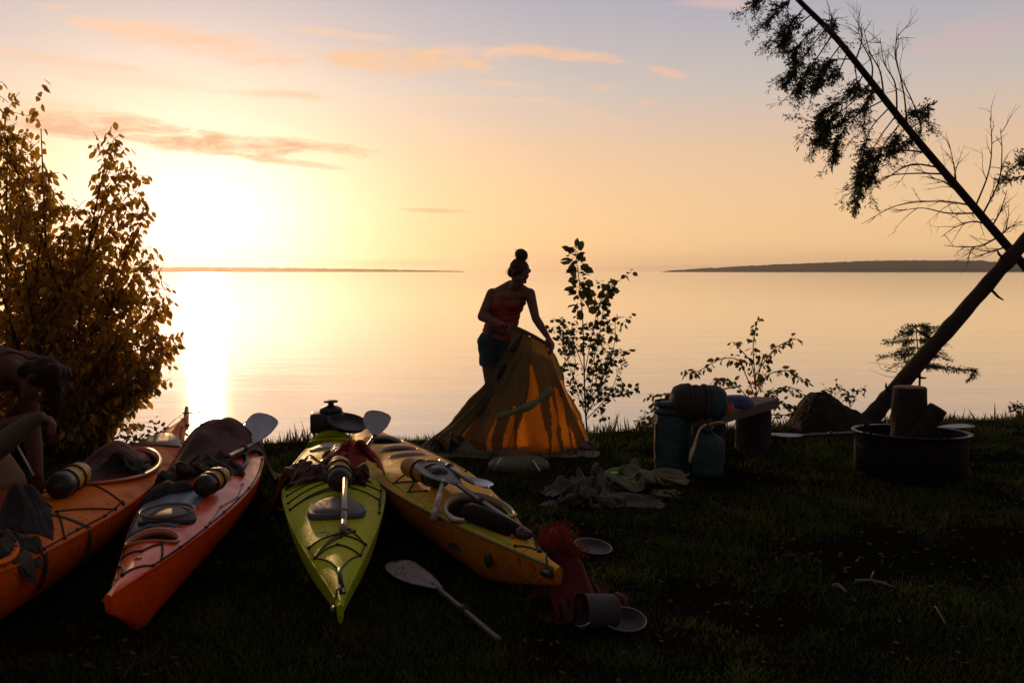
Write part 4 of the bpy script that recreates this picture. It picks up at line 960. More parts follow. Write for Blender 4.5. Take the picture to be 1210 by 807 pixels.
draped('flat_spill', 'drape', G(712, 592)[:2], R(-8), .85, .40, .40, mat('dark_tarp', (.05, .042, .04), .7, (.03, .026, .025), 6, bump=.5), parent=tarp)
draped('thin_end', 'pile', G(785, 588)[:2], R(80), .35, .55, .22, KHAKI, parent=tarp)
tp = sorted((kh.location + tarp.location + v.co for v in kh.data.vertices), key=lambda q: (q.x < G(742, 575).x - .12) * q.z)[-1]
mb = MB(); mb.ell(tp + Vector((0, -.01, .006)), .028, .014, .010); mb.build('green_tab', mat('lime_tab', (.25, .85, .08), .5), tarp)

# ------------------------------------------------------------------ bench and bags
def P2(px, py, D): return P(px, py, D)
WOOD = mat('weathered_wood', (.13, .095, .075), .85, (.08, .058, .045), 5, bump=.7, bscale=22, stretch=(1, 1, 1))
BARK = mat('bark', (.026, .018, .013), .95, (.013, .009, .007), 9, bump=1.0, bscale=45, stretch=(1, 1, .35))
BARKL = mat('leaning_bark', (.040, .025, .017), .95, (.018, .012, .009), 5, bump=1.0, bscale=24, stretch=(1, 1, .5))
CUT = mat('cut_wood', (.16, .075, .045), .8, (.10, .05, .03), 12, bump=.4)
def log(mb_b, a, b, ra, rb, seed=0, wob=.08):
    a, b = Vector(a), Vector(b); n = 14; M = zframe(a, b - a); L_ = (b - a).length
    mb_b.lathe([(.001, 0)] + [(ra + (rb - ra) * i / n, L_ * i / n) for i in range(n + 1)] + [(.001, L_ + .001)], M, 36, wob=wob, seed=seed)
bench = thing('bench', (1.95, 7.6, 0), 'grey plank bench on log stumps with bags piled at its near end', 'bench')
pa, pb = P(822, 497, 6.95), P(905, 475, 8.05)
mid = (pa + pb) / 2; M = frame(mid, pb - pa)
mb = MB(); n = 24; vs = []; Lp = (pb - pa).length
for i in range(n + 1):
    u = -Lp / 2 + Lp * i / n; w = .002 * noise.noise(Vector((u * 9, 0, 0)))
    for (y, z) in ((-.12, -.04), (.12, -.04), (.123, .038), (.10, .043), (-.10, .043), (-.123, .037)):
        vs.append(M @ Vector((u, y + w + .004 * noise.noise(Vector((u * 7, y * 9, z)) ), z + .003 * noise.noise(Vector((u * 8, y * 20, 3))))))
mb.add(vs, [(i * 6 + k, i * 6 + (k + 1) % 6, (i + 1) * 6 + (k + 1) % 6, (i + 1) * 6 + k) for i in range(n) for k in range(6)] + [tuple(range(6)), tuple(n * 6 + k for k in range(6))])
mb.build('plank', WOOD, bench, smooth=False)
for (x, y, h, r) in ((P(889, 520, 8.0).x, 8.0, pb.z - .055, .15), (P(836, 520, 7.25).x, 7.25, pa.z - .045, .13)):
    mb = MB(); g = gz(x, y) - .03; log(mb, (x, y, g), (x + .01, y, h), r * 1.05, r, seed=x); mb.build('stump', BARK, bench)
bag1 = dry_bag('dry_bag', P(797, 562, 6.9) + Vector((0, .13, .0)), (0.01, .0, 1), .55, .135, TEAL, 'tall teal dry bag standing at the near end of the bench', 'dry bag', seed=2, roll=False, m_end=TEAL)
mb = MB(); b = P(797, 562, 6.9) + Vector((0, .13, 0))
for k in range(2): mb.lathe([(.139, .46 + .06 * k), (.143, .48 + .06 * k), (.139, .50 + .06 * k)], Matrix.Translation(b), 30, close=True)
mb.build('collar', TEAL, bag1)
mb = MB(); e = b + Vector((-.137, -.04, 0)); mb.tube(bez([e + Vector((.0, 0, .44)), e + Vector((-.012, 0, .40)), e + Vector((.0, 0, .33)), e + Vector((-.006, 0, .2)), e + Vector((.005, 0, .12))], 6), .009, 8, flat=.5)
mb.build('carry_strap', mat('tan_strap', (.55, .36, .18), .5), bag1)
bag2c = G(839, 566) + Vector((0, .10, 0)); bag2 = dry_bag('dry_bag', bag2c, (0, .0, 1), .33, .120, TEAL, 'squat teal dry bag with cinched neck in front of the bench', 'dry bag', seed=5, cinch=True, m_end=BLACK)
mb = MB(); t = bag2c + Vector((0, -.02, .40))
mb.tube(bez([t + Vector((-.02, 0, 0)), t + Vector((-.08, -.06, -.03)), t + Vector((-.13, -.11, -.14)), t + Vector((-.15, -.12, -.21))], 8), .009, 8)
mb.tube(bez([t + Vector((-.11, -.09, -.12)), t + Vector((-.145, -.12, -.18)), t + Vector((-.165, -.125, -.26))], 6), [.006 + .010 * math.sin(min(1, i / 12) * math.pi) for i in range(13)], 8)
mb.build('rope', mat('tan_rope', (.50, .36, .2), .7, bump=.5, bscale=120), bag2)
mb = MB(); mb.tube(bez([t + Vector((.0, 0, 0)), t + Vector((.07, .0, .02)), t + Vector((.15, .03, .0))], 6), .006, 8); mb.build('neck_cord', mat('tan_rope', (.5, .36, .2), .7), bag2)
# roll on top, lying across
rc = P(793, 474, 6.95); rl = .42; ra_ = Vector((1, .10, -.06)).normalized()
roll = thing('stuffed_roll', rc, 'dark stuffed roll with teal end lying on top of the tall teal bag', 'rolled bag')
M = zframe(rc, ra_); r = .135
prof = [(.001, 0), (r * .55, .004), (r * .86, .025), (r, .07)] + [(r * (1 + .04 * math.sin(i * 1.9)), .07 + (rl - .14) * i / 10) for i in range(1, 10)]
mb = MB(); mb.lathe(prof, M, 40, wob=.10, seed=3); mb.build('roll_body', mat('dark_brown_cloth', (.030, .021, .018), .8, (.018, .014, .013), 6, bump=.6, bscale=25), roll)
mb = MB(); mb.lathe([(r * 1.0, rl * .66), (r * 1.03, rl * .75), (r * .98, rl * .88), (r * .82, rl * .97), (r * .5, rl), (.001, rl + .002)], M, 40, wob=.10, seed=3); mb.build('teal_end', TEAL, roll)
strap_rings(roll, M, r * 1.02, [rl * .3, rl * .6], WEBBING)
def bench_sup(x, y):
    u = (Vector((x, y, 0)) - Vector((mid.x, mid.y, 0))).dot((pb - pa).normalized()) ; return mid.z + (pb.z - pa.z) / Lp * u + .045
heap('stuff_sack', (P(868, 478, 7.45).x, 7.45), .17, .11, .10, mat('blue_fabric', (.025, .035, .16), .55, (.018, .025, .11), 6, bump=.4, bscale=25), 'dark blue sack with pale edge lying on the bench plank', 'sack', 81, rot=.15, support=bench_sup, cs=3, crease=.5, flat=.5, outline=.1)
mb = MB(); mb.tube(bez([P(849, 462, 7.38), P(858, 459, 7.38), P(872, 457, 7.38)], 6), .012, 8, flat=.6); tag(mb.build('rolled_strip', mat('pale_strip', (.45, .47, .55), .5)), 'pale rolled strip along the upper edge of the dark blue sack', 'strip')
heap('small_pouch', (P(857, 483, 7.0).x, 7.05), .085, .07, .11, mat('orange_pouch', (.42, .06, .015), .6, bump=.5, trans=.2, tcol=(.8, .15, .03)), 'small red-orange pouch on the bench beside the dark roll', 'pouch', 85, support=bench_sup, cs=8, crease=.8, flat=.5, outline=.1)

# ------------------------------------------------------------------ fire ring, logs, long paddle
def fire_ring():
    c = Vector((P(1075, 560, 6.9).x, 6.9, 0)); g = gz(c.x, c.y); c.z = g - .01; r, h = .405, .36
    root = thing('fire_ring', c, 'low round steel fire ring with a flat rim and looped handles', 'fire ring')
    up = Vector((.012, .045, 1)).normalized(); M = Matrix.Translation(c) @ up.to_track_quat('Z', 'Y').to_matrix().to_4x4()
    rust = mat('rusty_steel', (.007, .006, .006), .85, (.014, .009, .007), 9, bump=.5, bscale=40, spec=.1)
    mb = MB(); mb.lathe([(r, -.03), (r, h), (r - .006, h), (r - .006, -.03)], M, 72, close=True); mb.build('wall', rust, root)
    mb = MB(); mb.lathe([(r - .008, h), (r + .022, h + .003), (r + .024, h - .006), (r + .0, h - .010)], M, 72, close=True); mb.build('rim', mat('worn_steel', (.16, .15, .15), .35, (.04, .035, .035), 9, metal=.9, rvar=.3), root)
    for an in (R(38), R(112)):
        p = M @ Vector((math.cos(an) * r, math.sin(an) * r, h)); o_ = (p - c); o_.z = 0; o_.normalize(); s_ = Vector((-o_.y, o_.x, 0))
        mb = MB(); mb.tube(bez([p + o_ * .02 - s_ * .035 - Z * .05, p + o_ * .03 - s_ * .035 + Z * .03, p + o_ * .03 - s_ * .02 + Z * .065, p + o_ * .03 + s_ * .02 + Z * .065, p + o_ * .03 + s_ * .035 + Z * .03, p + o_ * .02 + s_ * .035 - Z * .05], 6), .007, 8)
        mb.build('handle', rust, root)
    mb = MB(); mb.lathe([(.001, .0), (r - .02, .0), (r - .02, .05), (.2, .075), (.001, .07)], M, 40, wob=.1); mb.build('ash_bed', mat('ash', (.06, .052, .048), 1.0, (.03, .026, .024), 18, bump=1, bscale=60), root)
    a = P(1074, 520, 6.95); lg = thing('log', (a.x, a.y, c.z + .06), 'thick sawn log standing upright inside the fire ring', 'log')
    mb = MB(); t = P(1075, 458, 6.95); log(mb, (a.x - .01, a.y, c.z + .06), (t.x, t.y, t.z), .138, .122, 3, .10); mb.build('bark', BARK, lg)
    mb = MB(); mb.lathe([(.001, .0), (.115, .0), (.115, .006), (.06, .0085), (.001, .008)], zframe(t, t - a), 36, wob=.10, seed=3); mb.build('cut_face', CUT, lg)
    a, b = P(1062, 520, 6.85) + Vector((.06, 0, -.1)), P(1109, 482, 6.78)
    lg = thing('log', a, 'short stout log leaning out of the fire ring beside the upright log', 'log'); mb = MB(); log(mb, a, b, .075, .068, 8, .12); mb.build('bark', BARK, lg)
    mb = MB(); mb.lathe([(.001, 0), (.06, 0), (.06, .005), (.001, .007)], zframe(b, b - a), 28, wob=.1, seed=8); mb.build('cut_face', CUT, lg)
fire_ring()
def lift(p, h): p = Vector(p); p.z = gz(p.x, p.y) + h; return p
t1, n1, n2, t2 = G(912, 519, .03), G(950, 514.5, .05), G(1108, 505, .06), G(1150, 503, .07)
for q in (t1, n1, n2, t2): q.z = .05
half_paddle(t1, n1, n1, mat('white_blade', (.40, .42, .48), .35, bump=.1), SHAFT, 'long double paddle with pale blades lying behind the fire ring', second=(n2, t2), blade_w=.17)

# ------------------------------------------------------------------ boulder / root mound and leaning trunks
def mound():
    mb = MB(); vs = []; nr, na = 40, 90; c = Vector((P(975, 490, 9.15).x, 9.2, 0))
    for i in range(nr + 1):
        r = i / nr
        for k in range(na):
            a = 2 * math.pi * k / na; x = c.x + .85 * r * math.cos(a) + .1; y = c.y + .5 * r * math.sin(a)
            dx = x - c.x
            pr = np.interp(dx, [-.75, -.36, -.30, -.22, -.12, .0, .12, .25, .42, .6, .95], [0, .02, .16, .27, .37, .33, .26, .19, .13, .09, 0])
            z = gz(x, min(y, edgeY(x) - .1)) - .1 * r + pr * max(0, 1 - (2 * (y - c.y)) ** 2) ** .7 + .05 * noise.noise(Vector((x * 6, y * 6, 2))) + .03 * noise.noise(Vector((x * 16, y * 16, 2)))
            vs.append((x, y, z))
    mb.add(vs, [(i * na + k, i * na + (k + 1) % na, (i + 1) * na + (k + 1) % na, (i + 1) * na + k) for i in range(nr) for k in range(na)])
    tag(mb.build('boulder', mat('dark_earth', (.022, .014, .010), .95, (.02, .014, .010), 6, bump=1, bscale=30, spec=.2)), 'dark rounded mound at the foot of the leaning trunk', 'boulder')
mound()
def leaning_log():
    pts = [P(1020, 504, 9.15), P(1035, 487, 9.15), P(1058, 461, 9.15), P(1092, 421, 9.12), P(1132, 376, 9.1), P(1171, 331, 9.1), P(1212, 284, 9.1), P(1290, 195, 9.15), P(1380, 85, 9.3), P(1450, -10, 9.4)]
    pts = bez(pts, 8); n = len(pts); rad = []
    for i in range(n):
        u = i / (n - 1); rad.append(.092 - .038 * u + .09 * max(0, 1 - u / .08) ** 2 + .01 * noise.noise(Vector((u * 30, 0, 3))))
    root = thing('leaning_trunk', pts[3], 'thick bare trunk leaning right from the bank with bark and snapped twigs', 'tree')
    mb = MB(); vs = []; ns = 22
    mb.tube(pts, rad, ns)
    mb.v = [tuple(Vector(v) + Vector((noise.noise(Vector(v) * 9), noise.noise(Vector(v) * 9 + Vector((4, 4, 4))), noise.noise(Vector(v) * 9 + Vector((8, 8, 8))))) * .009) for v in mb.v]
    mb.build('trunk', BARKL, root)
    for j, (dx, dy, dz, ln) in ((14, (-.5, -.5, .8, .10)), (20, (.7, -.5, -.2, .08)), (27, (-.8, .2, .5, .16)), (33, (-.3, -.7, .6, .07)), (39, (.6, -.2, -.7, .14)), (44, (-.7, -.3, .6, .12)), (50, (-.2, -.6, .7, .09))):
        st_ = MB(); d_ = Vector((dx, dy, dz)).normalized(); st_.tube([pts[j], pts[j] + d_ * (rad[j] + ln * .6), pts[j] + d_ * (rad[j] + ln) + Vector((.01, 0, .01))], [.017, .012, .006], 7); st_.build('branch_stub', BARKL, root)
    mb = MB()
    for k in range(6):
        a = R(200 + k * 32); p = pts[2]; mb.tube(bez([p, p + Vector((math.cos(a) * .22, math.sin(a) * .15, -.10)), p + Vector((math.cos(a) * .5, math.sin(a) * .32, -.19))], 6), [.07 - .0045 * i for i in range(13)], 8)
    mb.build('root', BARKL, root)
leaning_log()

NEEDLE = mat('spruce_needles', (.028, .040, .016), .6, (.02, .028, .012), 5, trans=.25, tcol=(.06, .07, .015))
TWIG = mat('twig_bark', (.035, .026, .020), .9)
def grow(mb, p, d, L_, r, depth, rnd, droop=0, kids=(3, 5), spread=.7, tips=None, n=6, wig=.12):
    pts = [Vector(p)]; d = Vector(d).normalized()
    for i in range(n):
        d = (d + Vector((random.gauss(0, wig), random.gauss(0, wig), random.gauss(0, wig) - droop))).normalized(); pts.append(pts[-1] + d * L_ / n)
    mb.tube(pts, [r * (1 - .75 * i / n) for i in range(n + 1)], 5 if r > .004 else 3, cap=False)
    if tips is not None: tips.append(pts)
    if depth > 0:
        for k in range(random.randint(*kids)):
            j = random.randint(1, n - 1); dd = (pts[j + 1] - pts[j]).normalized()
            side = Vector((random.gauss(0, 1), random.gauss(0, 1), random.gauss(0, 1))).normalized()
            grow(mb, pts[j], dd + side * spread, L_ * random.uniform(.3, .6), r * .5, depth - 1, rnd, droop, kids, spread, tips, max(3, n - 1), wig)
def path_branch(mb, pxs, D0, D1, r, tips=None):
    pts = bez([P(x, y, D0 + (D1 - D0) * i / (len(pxs) - 1)) for i, (x, y) in enumerate(pxs)], 5)
    n = len(pts); mb.tube(pts, [r * (1 - .8 * i / n) for i in range(n)], 5, cap=False)
    if tips is not None: tips.append(pts)
    return pts
def sprays(L, pts, u0, n, length, size, droop=.25, wid=.6):
    m = len(pts)
    for i in range(n):
        u = u0 + (1 - u0) * random.random(); j = min(m - 2, int(u * (m - 1))); f = u * (m - 1) - j
        p = pts[j].lerp(pts[j + 1], f); d = (pts[j + 1] - pts[j]).normalized()
        sd = Vector((random.gauss(0, 1), random.gauss(0, .8), random.gauss(0, 1) - droop)).normalized()
        dd = (d * .7 + sd * wid).normalized(); ln = length * random.uniform(.5, 1.1)
        for k in range(max(2, int(ln / .009))):
            q = p + dd * ln * random.random()
            L.add(q, dd + Vector((random.gauss(0, .5), random.gauss(0, .5), random.gauss(0, .5))), size * random.uniform(.6, 1.2))
def leaning_spruce():
    D = 9.2; base = P(1374, 500, 9.9)
    line = bez([base, P(1290, 403, 9.5), P(1205, 308, D), P(1140, 232, D), P(1075, 155, D), P(1020, 85, D), P(985, 42, D), P(945, 2, D), P(905, -40, D), P(870, -85, D)], 8)
    root = thing('spruce_tree', base, 'thin half-bare spruce leaning left over the lake with dark needles at its top', 'tree')
    n = len(line); mb = MB(); mb.tube(line, [.050 - .034 * i / n for i in range(n)], 12); mb.build('trunk', BARK, root)
    foliage = [  # branch paths in the trunk's plane with a depth swing, needle share, count
        ([(925, -20), (905, -8), (893, 2)], .2, 26), ([(940, -3), (918, 12), (906, 26)], .2, 34), ([(950, 10), (930, 28), (922, 40)], .1, 30),
        ([(958, 18), (938, 40), (926, 58)], .1, 40), ([(968, 28), (948, 55), (940, 72)], .1, 40), ([(975, 35), (948, 75), (926, 100)], .25, 60), ([(982, 44), (958, 82), (943, 106)], .3, 55),
        ([(992, 55), (972, 85), (962, 104)], .3, 40), ([(1000, 66), (985, 90), (968, 98)], .4, 24), ([(960, 22), (975, 20), (985, 30)], .3, 12), ([(1005, 70), (985, 75), (970, 85)], .3, 22),
        ([(1020, 88), (1000, 112), (975, 130), (968, 150)], .55, 55), ([(1028, 98), (1000, 122), (978, 145), (972, 170)], .55, 60), ([(1035, 106), (1010, 135), (990, 165), (985, 190)], .6, 55),
        ([(1045, 118), (1020, 140), (985, 150), (962, 168)], .6, 45), ([(1052, 126), (1030, 155), (1018, 195), (1015, 215)], .45, 60), ([(1060, 135), (1040, 165), (1022, 200), (1010, 248)], .5, 75),
        ([(1066, 143), (1045, 175), (1032, 200), (1026, 218)], .4, 50), ([(1030, 100), (1025, 118), (1018, 135)], .3, 22), ([(1072, 150), (1060, 168), (1048, 182)], .4, 34), ([(1080, 160), (1070, 172), (1060, 178)], .4, 22),
        ([(1068, 142), (1080, 132), (1096, 126)], .5, 22), ([(1076, 152), (1088, 145), (1092, 134)], .5, 14), ([(1040, 112), (1028, 112), (1012, 108)], .4, 20), ([(1010, 78), (1015, 92), (1005, 110)], .4, 20)]
    L = Leaves('needle'); br = MB()
    for pxs, u0, cnt in foliage:
        pxs = [pxs[0], (pxs[1][0] + random.uniform(-6, 6), pxs[1][1] + random.uniform(-7, 7))] + list(pxs[2:]); pts = path_branch(br, pxs, D, D + random.uniform(-.35, .35), .0075); sprays(L, pts, u0 * .8, int(cnt * 2.7), .10, .037, droop=.5, wid=.7)
        for k in range(4):
            tp = []; grow(br, random.choice(pts[3:]), Vector((random.uniform(-1, .3), random.uniform(-.4, .4), random.uniform(-1, .1))), random.uniform(.14, .34), .004, 1, 0, tips=tp)
            for q in tp: sprays(L, q, .2, 4, .07, .028, droop=.6, wid=.8)
    # bare lower branches
    bare = [[(1110, 198), (1075, 195), (1040, 215), (1010, 222)], [(1118, 206), (1085, 205), (1050, 208), (1034, 218)], [(1150, 243), (1110, 238), (1060, 243), (1018, 265)], [(1158, 252), (1120, 252), (1090, 246), (1060, 250)],
            [(1095, 180), (1062, 178), (1040, 185), (1020, 200)], [(1142, 235), (1115, 215), (1095, 210)], [(1170, 266), (1150, 262), (1130, 268), (1112, 280)], [(1180, 280), (1160, 290), (1140, 292), (1115, 290)],
            [(1188, 292), (1170, 298), (1150, 304)], [(1060, 138), (1058, 100), (1045, 75), (1040, 45)], [(1072, 150), (1068, 110), (1058, 62), (1062, 40)], [(1045, 118), (1040, 85), (1028, 62), (1020, 32)],
            [(1010, 75), (1018, 50), (1018, 28)], [(985, 42), (982, 28), (983, 15)], [(1030, 98), (1030, 75), (1018, 50), (1014, 35)], [(1152, 246), (1168, 205), (1172, 170), (1170, 138)], [(1160, 256), (1180, 215), (1184, 180), (1182, 152)],
            [(1130, 222), (1128, 200), (1122, 172)], [(1172, 268), (1182, 250), (1190, 225)], [(1085, 166), (1088, 150), (1078, 120), (1062, 85), (1055, 52)], [(1180, 280), (1192, 270), (1208, 262)]]
    for pxs in bare:
        pts = path_branch(br, pxs, D, D + random.uniform(-.4, .4), .010)
        for k in range(7):
            j = random.randint(2, len(pts) - 2); d = (pts[j + 1] - pts[j]).normalized()
            grow(br, pts[j], d + Vector((random.gauss(0, .5), random.gauss(0, .4), random.gauss(0, .6))), random.uniform(.12, .35), .0042, 2, 0, kids=(1, 3), spread=.8)
    for (a, b) in (((1150, 250), (1170, 262)), ((1140, 240), (1150, 258)), ((1185, 225), (1165, 245))): sprays(L, [P(*a, D), P(*b, D)], 0, 3, .05, .03)
    br.build('branches', TWIG, root); L.build('needles', NEEDLE, root)
    # second spruce whose boughs reach in at the right edge
    base = P(1330, 490, 9.9); root = thing('spruce_tree', base, 'spruce bough with dark needles reaching in at the right edge above the leaning trunk', 'tree')
    mb = MB(); mb.tube(bez([base, P(1322, 380, 9.8), P(1310, 200, 9.8), P(1300, 20, 9.8), P(1292, -150, 9.8)], 8), [.08 - .0022 * i for i in range(33)], 10); mb.build('trunk', BARK, root)
    L = Leaves('needle'); br = MB()
    for pxs, c in (([(1312, 170), (1260, 175), (1215, 188), (1188, 205)], 90), ([(1312, 190), (1262, 198), (1210, 208), (1178, 216)], 90), ([(1312, 150), (1270, 165), (1228, 175), (1200, 195)], 80),
                   ([(1313, 100), (1280, 115), (1250, 140)], 60), ([(1308, 60), (1280, 75), (1255, 100)], 60), ([(1316, 240), (1280, 260), (1250, 280)], 60), ([(1312, 170), (1350, 180), (1400, 200)], 90), ([(1310, 80), (1350, 95), (1390, 120)], 90), ([(1302, 0), (1330, 20), (1350, 40)], 60), ([(1302, 0), (1275, 20), (1260, 40)], 60), ([(1320, 280), (1370, 300), (1410, 330)], 80)):
        pts = path_branch(br, pxs, 9.8, 9.8 + random.uniform(-.5, .2), .014); sprays(L, pts, .2, c, .11, .04, wid=.8)
    br.build('branches', TWIG, root); L.build('needles', NEEDLE, root)
leaning_spruce()
def spruce_sapling():
    D = 10.3; base = P(1086, 500, D); base.z = gz(base.x, base.y) - .02; root = thing('spruce_sapling', base, 'small spruce with flat layered boughs growing behind the leaning trunk', 'tree')
    top = P(1082, 385, D); mb = MB(); mb.tube([base, P(1087, 440, D), top], [.016, .012, .004], 8); mb.build('trunk', BARK, root)
    L = Leaves('needle'); br = MB()
    for (y, xl, xr, n_) in ((388, 1066, 1108, 26), (395, 1058, 1112, 34), (405, 1048, 1116, 44), (414, 1060, 1112, 30), (421, 1040, 1122, 40), (430, 1052, 1105, 22), (436, 1078, 1150, 26)):
        for (x1, dd) in ((xl, random.uniform(-.2, .2)), (xr, random.uniform(-.2, .2)), ((xl + 1086) / 2, -.35), ((xr + 1086) / 2, .35), ((xr + 1086) / 2, -.3)):
            pts = bez([P(1084, y - 3, D), P((1084 + x1) / 2, y - 2, D + dd * .5), P(x1, y + random.uniform(-1, 5), D + dd)], 6)
            br.tube(pts, [.006 - .0003 * i for i in range(len(pts))], 4); 
            sprays(L, pts, .15, int(n_ * 1.5), .075, .028, droop=.0, wid=.5)
    for pxs in ([(1086, 428), (1120, 436), (1150, 438), (1146, 448)],):
        pts = path_branch(br, pxs, D, D - .1, .006); sprays(L, pts, .3, 120, .075, .028, wid=.5)
    for pxs in ([(1086, 440), (1055, 432), (1024, 428)], [(1086, 445), (1050, 445), (1026, 436)], [(1060, 440), (1042, 436), (1036, 424)]): path_branch(br, pxs, D, D, .004)
    br.build('branches', TWIG, root); L.build('needles', NEEDLE, root)
spruce_sapling()

# ------------------------------------------------------------------ leafy plants
def leafy(root, stems, m_leaf, kind, size, per, hang=.5, twig=None, keep=None, seed=0, twl=.12, mb=None, L=None):
    pass
def put_leaves(L, mb, pts, u0, n, size, stalk=.03, hang=.4, keep=None):
    m = len(pts)
    for i in range(n):
        u = u0 + (1 - u0) * (i + random.random()) / n; j = min(m - 2, int(u * (m - 1))); p = pts[j].lerp(pts[j + 1], u * (m - 1) - j)
        d = (pts[j + 1] - pts[j]).normalized(); s_ = Vector((random.gauss(0, 1), random.gauss(0, 1), random.gauss(0, .6))).normalized()
        e = p + (s_ + d * .4).normalized() * stalk * random.uniform(.5, 1.3)
        if keep and not keep(e): continue
        if mb is not None: mb.tube([p, e], .0012, 3, cap=False)
        L.add(e, (s_ * .8 + d * .2 + Vector((0, 0, -hang))), size * random.uniform(.65, 1.2))
GREENLEAF = mat('green_leaf', (.035, .050, .014), .5, (.055, .055, .018), 3, trans=.35, tcol=(.09, .09, .015))
def sapling():
    D = 9.0; base = G(690, 503); base.y = D; base.x = P(694, 500, D).x; base.z = gz(base.x, base.y) - .02
    root = thing('aspen_sapling', base, 'slender young leafy tree standing right of the woman and tent', 'tree'); mb = MB(); L = Leaves('round')
    main = bez([base, P(691, 470, D), P(690, 420, D), P(688, 370, D), P(684, 330, D), P(679, 290, D)], 8)
    mb.tube(main, [.010 - .00018 * i for i in range(len(main))], 6)
    put_leaves(L, mb, main, .62, 58, .105, .05, .35); put_leaves(L, mb, main, .15, 50, .052, .06, .3)
    side = [[(691, 452), (706, 410), (712, 370), (722, 340), (734, 330)], [(691, 440), (700, 395), (708, 360), (718, 345)], [(692, 480), (716, 440), (726, 405), (727, 380)], [(692, 470), (712, 455), (724, 425), (735, 415)],
            [(693, 485), (716, 470), (735, 462), (748, 463)], [(691, 440), (680, 410), (670, 390), (656, 386)], [(691, 420), (675, 405), (662, 392)], [(692, 480), (680, 450), (672, 430), (668, 405)], [(692, 490), (704, 470), (714, 440), (716, 420)],
            [(693, 492), (684, 470), (678, 450), (680, 425)], [(693, 495), (708, 480), (722, 462), (730, 440)], [(693, 492), (698, 465), (702, 430), (703, 400)]]
    for k, pxs in enumerate(side):
        pts = bez([P(x, y, D + random.uniform(-.1, .1) * i) for i, (x, y) in enumerate(pxs)], 6); mb.tube(pts, [.005 - .00012 * i for i in range(len(pts))], 5)
        put_leaves(L, mb, pts, .2, 34 if k < 2 else 24, .074 if k < 2 else .052, .04, .3)
        for q in range(6):
            p = random.choice(pts[3:]); e = p + Vector((random.uniform(-.16, .16), random.uniform(-.1, .1), random.uniform(-.05, .15))); mb.tube([p, e], .0015, 3); put_leaves(L, mb, [p, e], .2, 7, .052, .025)
    mb.build('stem', TWIG, root); L.build('leaves', GREENLEAF, root)
    for nm_px, D, h, seed_ in (((768, 492), 9.25, .25, 0), ((1206, 492), 9.7, .2, 1), ((790, 490), 9.2, .2, 2), ((985, 475), 9.55, .22, 3), ((1005, 476), 9.5, .2, 4)):
        b = P(*nm_px, D); b.z = gz(b.x, b.y) - .01 if seed_ < 3 else b.z - .05
        lab = ['little leafy seedling in the bank grass left of the bench bags', 'little leafy seedling at the far right edge of the bank', 'low leafy seedling close behind the tall teal bag', 'leafy seedling on top of the dark mound, its left one', 'leafy seedling between the dark mound and leaning trunk'][seed_]
        r_ = thing('seedling', b, lab, 'plant', 'seedlings along the bank'); mb = MB(); L = Leaves('leaf')
        for k in range(6):
            e = b + Vector((random.uniform(-.16, .16), random.uniform(-.1, .1), h * random.uniform(.6, 1.2))); pts = bez([b, (b + e) / 2 + Vector((0, 0, .04)), e], 4); mb.tube(pts, .002, 4); put_leaves(L, None, pts, .3, 7, .055, .02)
        mb.build('stem', TWIG, r_); L.build('leaves', GREENLEAF, r_)
sapling()
def bench_shrub():
    D = 8.9; base = P(895, 505, D); base.z = gz(base.x, base.y); root = thing('birch_shrub', base, 'arching shrub behind the bench with some leaves coloured as orange-lit low down', 'shrub'); mb = MB(); L = Leaves('leaf'); LO = Leaves('leaf')
    stems = [([(895, 490), (893, 450), (890, 410), (896, 374)], .068, 22), ([(893, 470), (880, 440), (872, 425), (850, 425), (822, 440), (806, 440)], .06, 28), ([(893, 460), (888, 430), (872, 410), (866, 404)], .05, 10), ([(892, 445), (905, 425), (918, 410), (940, 400)], .062, 24),
             ([(893, 470), (905, 445), (930, 438), (950, 452)], .062, 26), ([(892, 480), (870, 455), (855, 448), (848, 450)], .06, 22), ([(893, 480), (915, 462), (935, 458), (950, 470)], .055, 24), ([(893, 488), (915, 478), (930, 478), (940, 485)], .05, 22),
             ([(893, 488), (905, 470), (912, 462)], .05, 16), ([(893, 455), (900, 430), (902, 418)], .055, 10), ([(820, 495), (800, 470), (785, 466), (765, 470)], .05, 26), ([(815, 495), (790, 480), (772, 480)], .05, 24), ([(893, 488), (930, 490), (960, 480)], .045, 20), ([(893, 488), (880, 480), (870, 478)], .045, 14)]
    for k, (pxs, sz, n_) in enumerate(stems):
        pts = bez([P(x, y, D + random.uniform(-.08, .08) * i) for i, (x, y) in enumerate(pxs)], 6); mb.tube(pts, [.006 - .0001 * i for i in range(len(pts))], 5, cap=False)
        put_leaves(L, mb, pts, .2, int(n_ * 1.7), sz * 1.15, .035, .7)
    for (x, y) in ((890, 458), (898, 450), (882, 462), (903, 468), (868, 470), (893, 474), (886, 452)):  # leaves caught by orange light, the light put into their colour
        for i in range(3): LO.add(P(x + random.uniform(-4, 4), y + random.uniform(-4, 4), D), (random.gauss(0, 1), 0, -1), .06)
    mb.build('stem', TWIG, root); L.build('leaves', mat('shrub_leaf', (.05, .06, .015), .5, (.07, .06, .018), 3, trans=.45, tcol=(.16, .13, .02)), root)
    LO.build('orange_lit_leaves', mat('orange_lit_leaf', (.35, .08, .02), .5, trans=.5, tcol=(.7, .16, .03)), root)
bench_shrub()
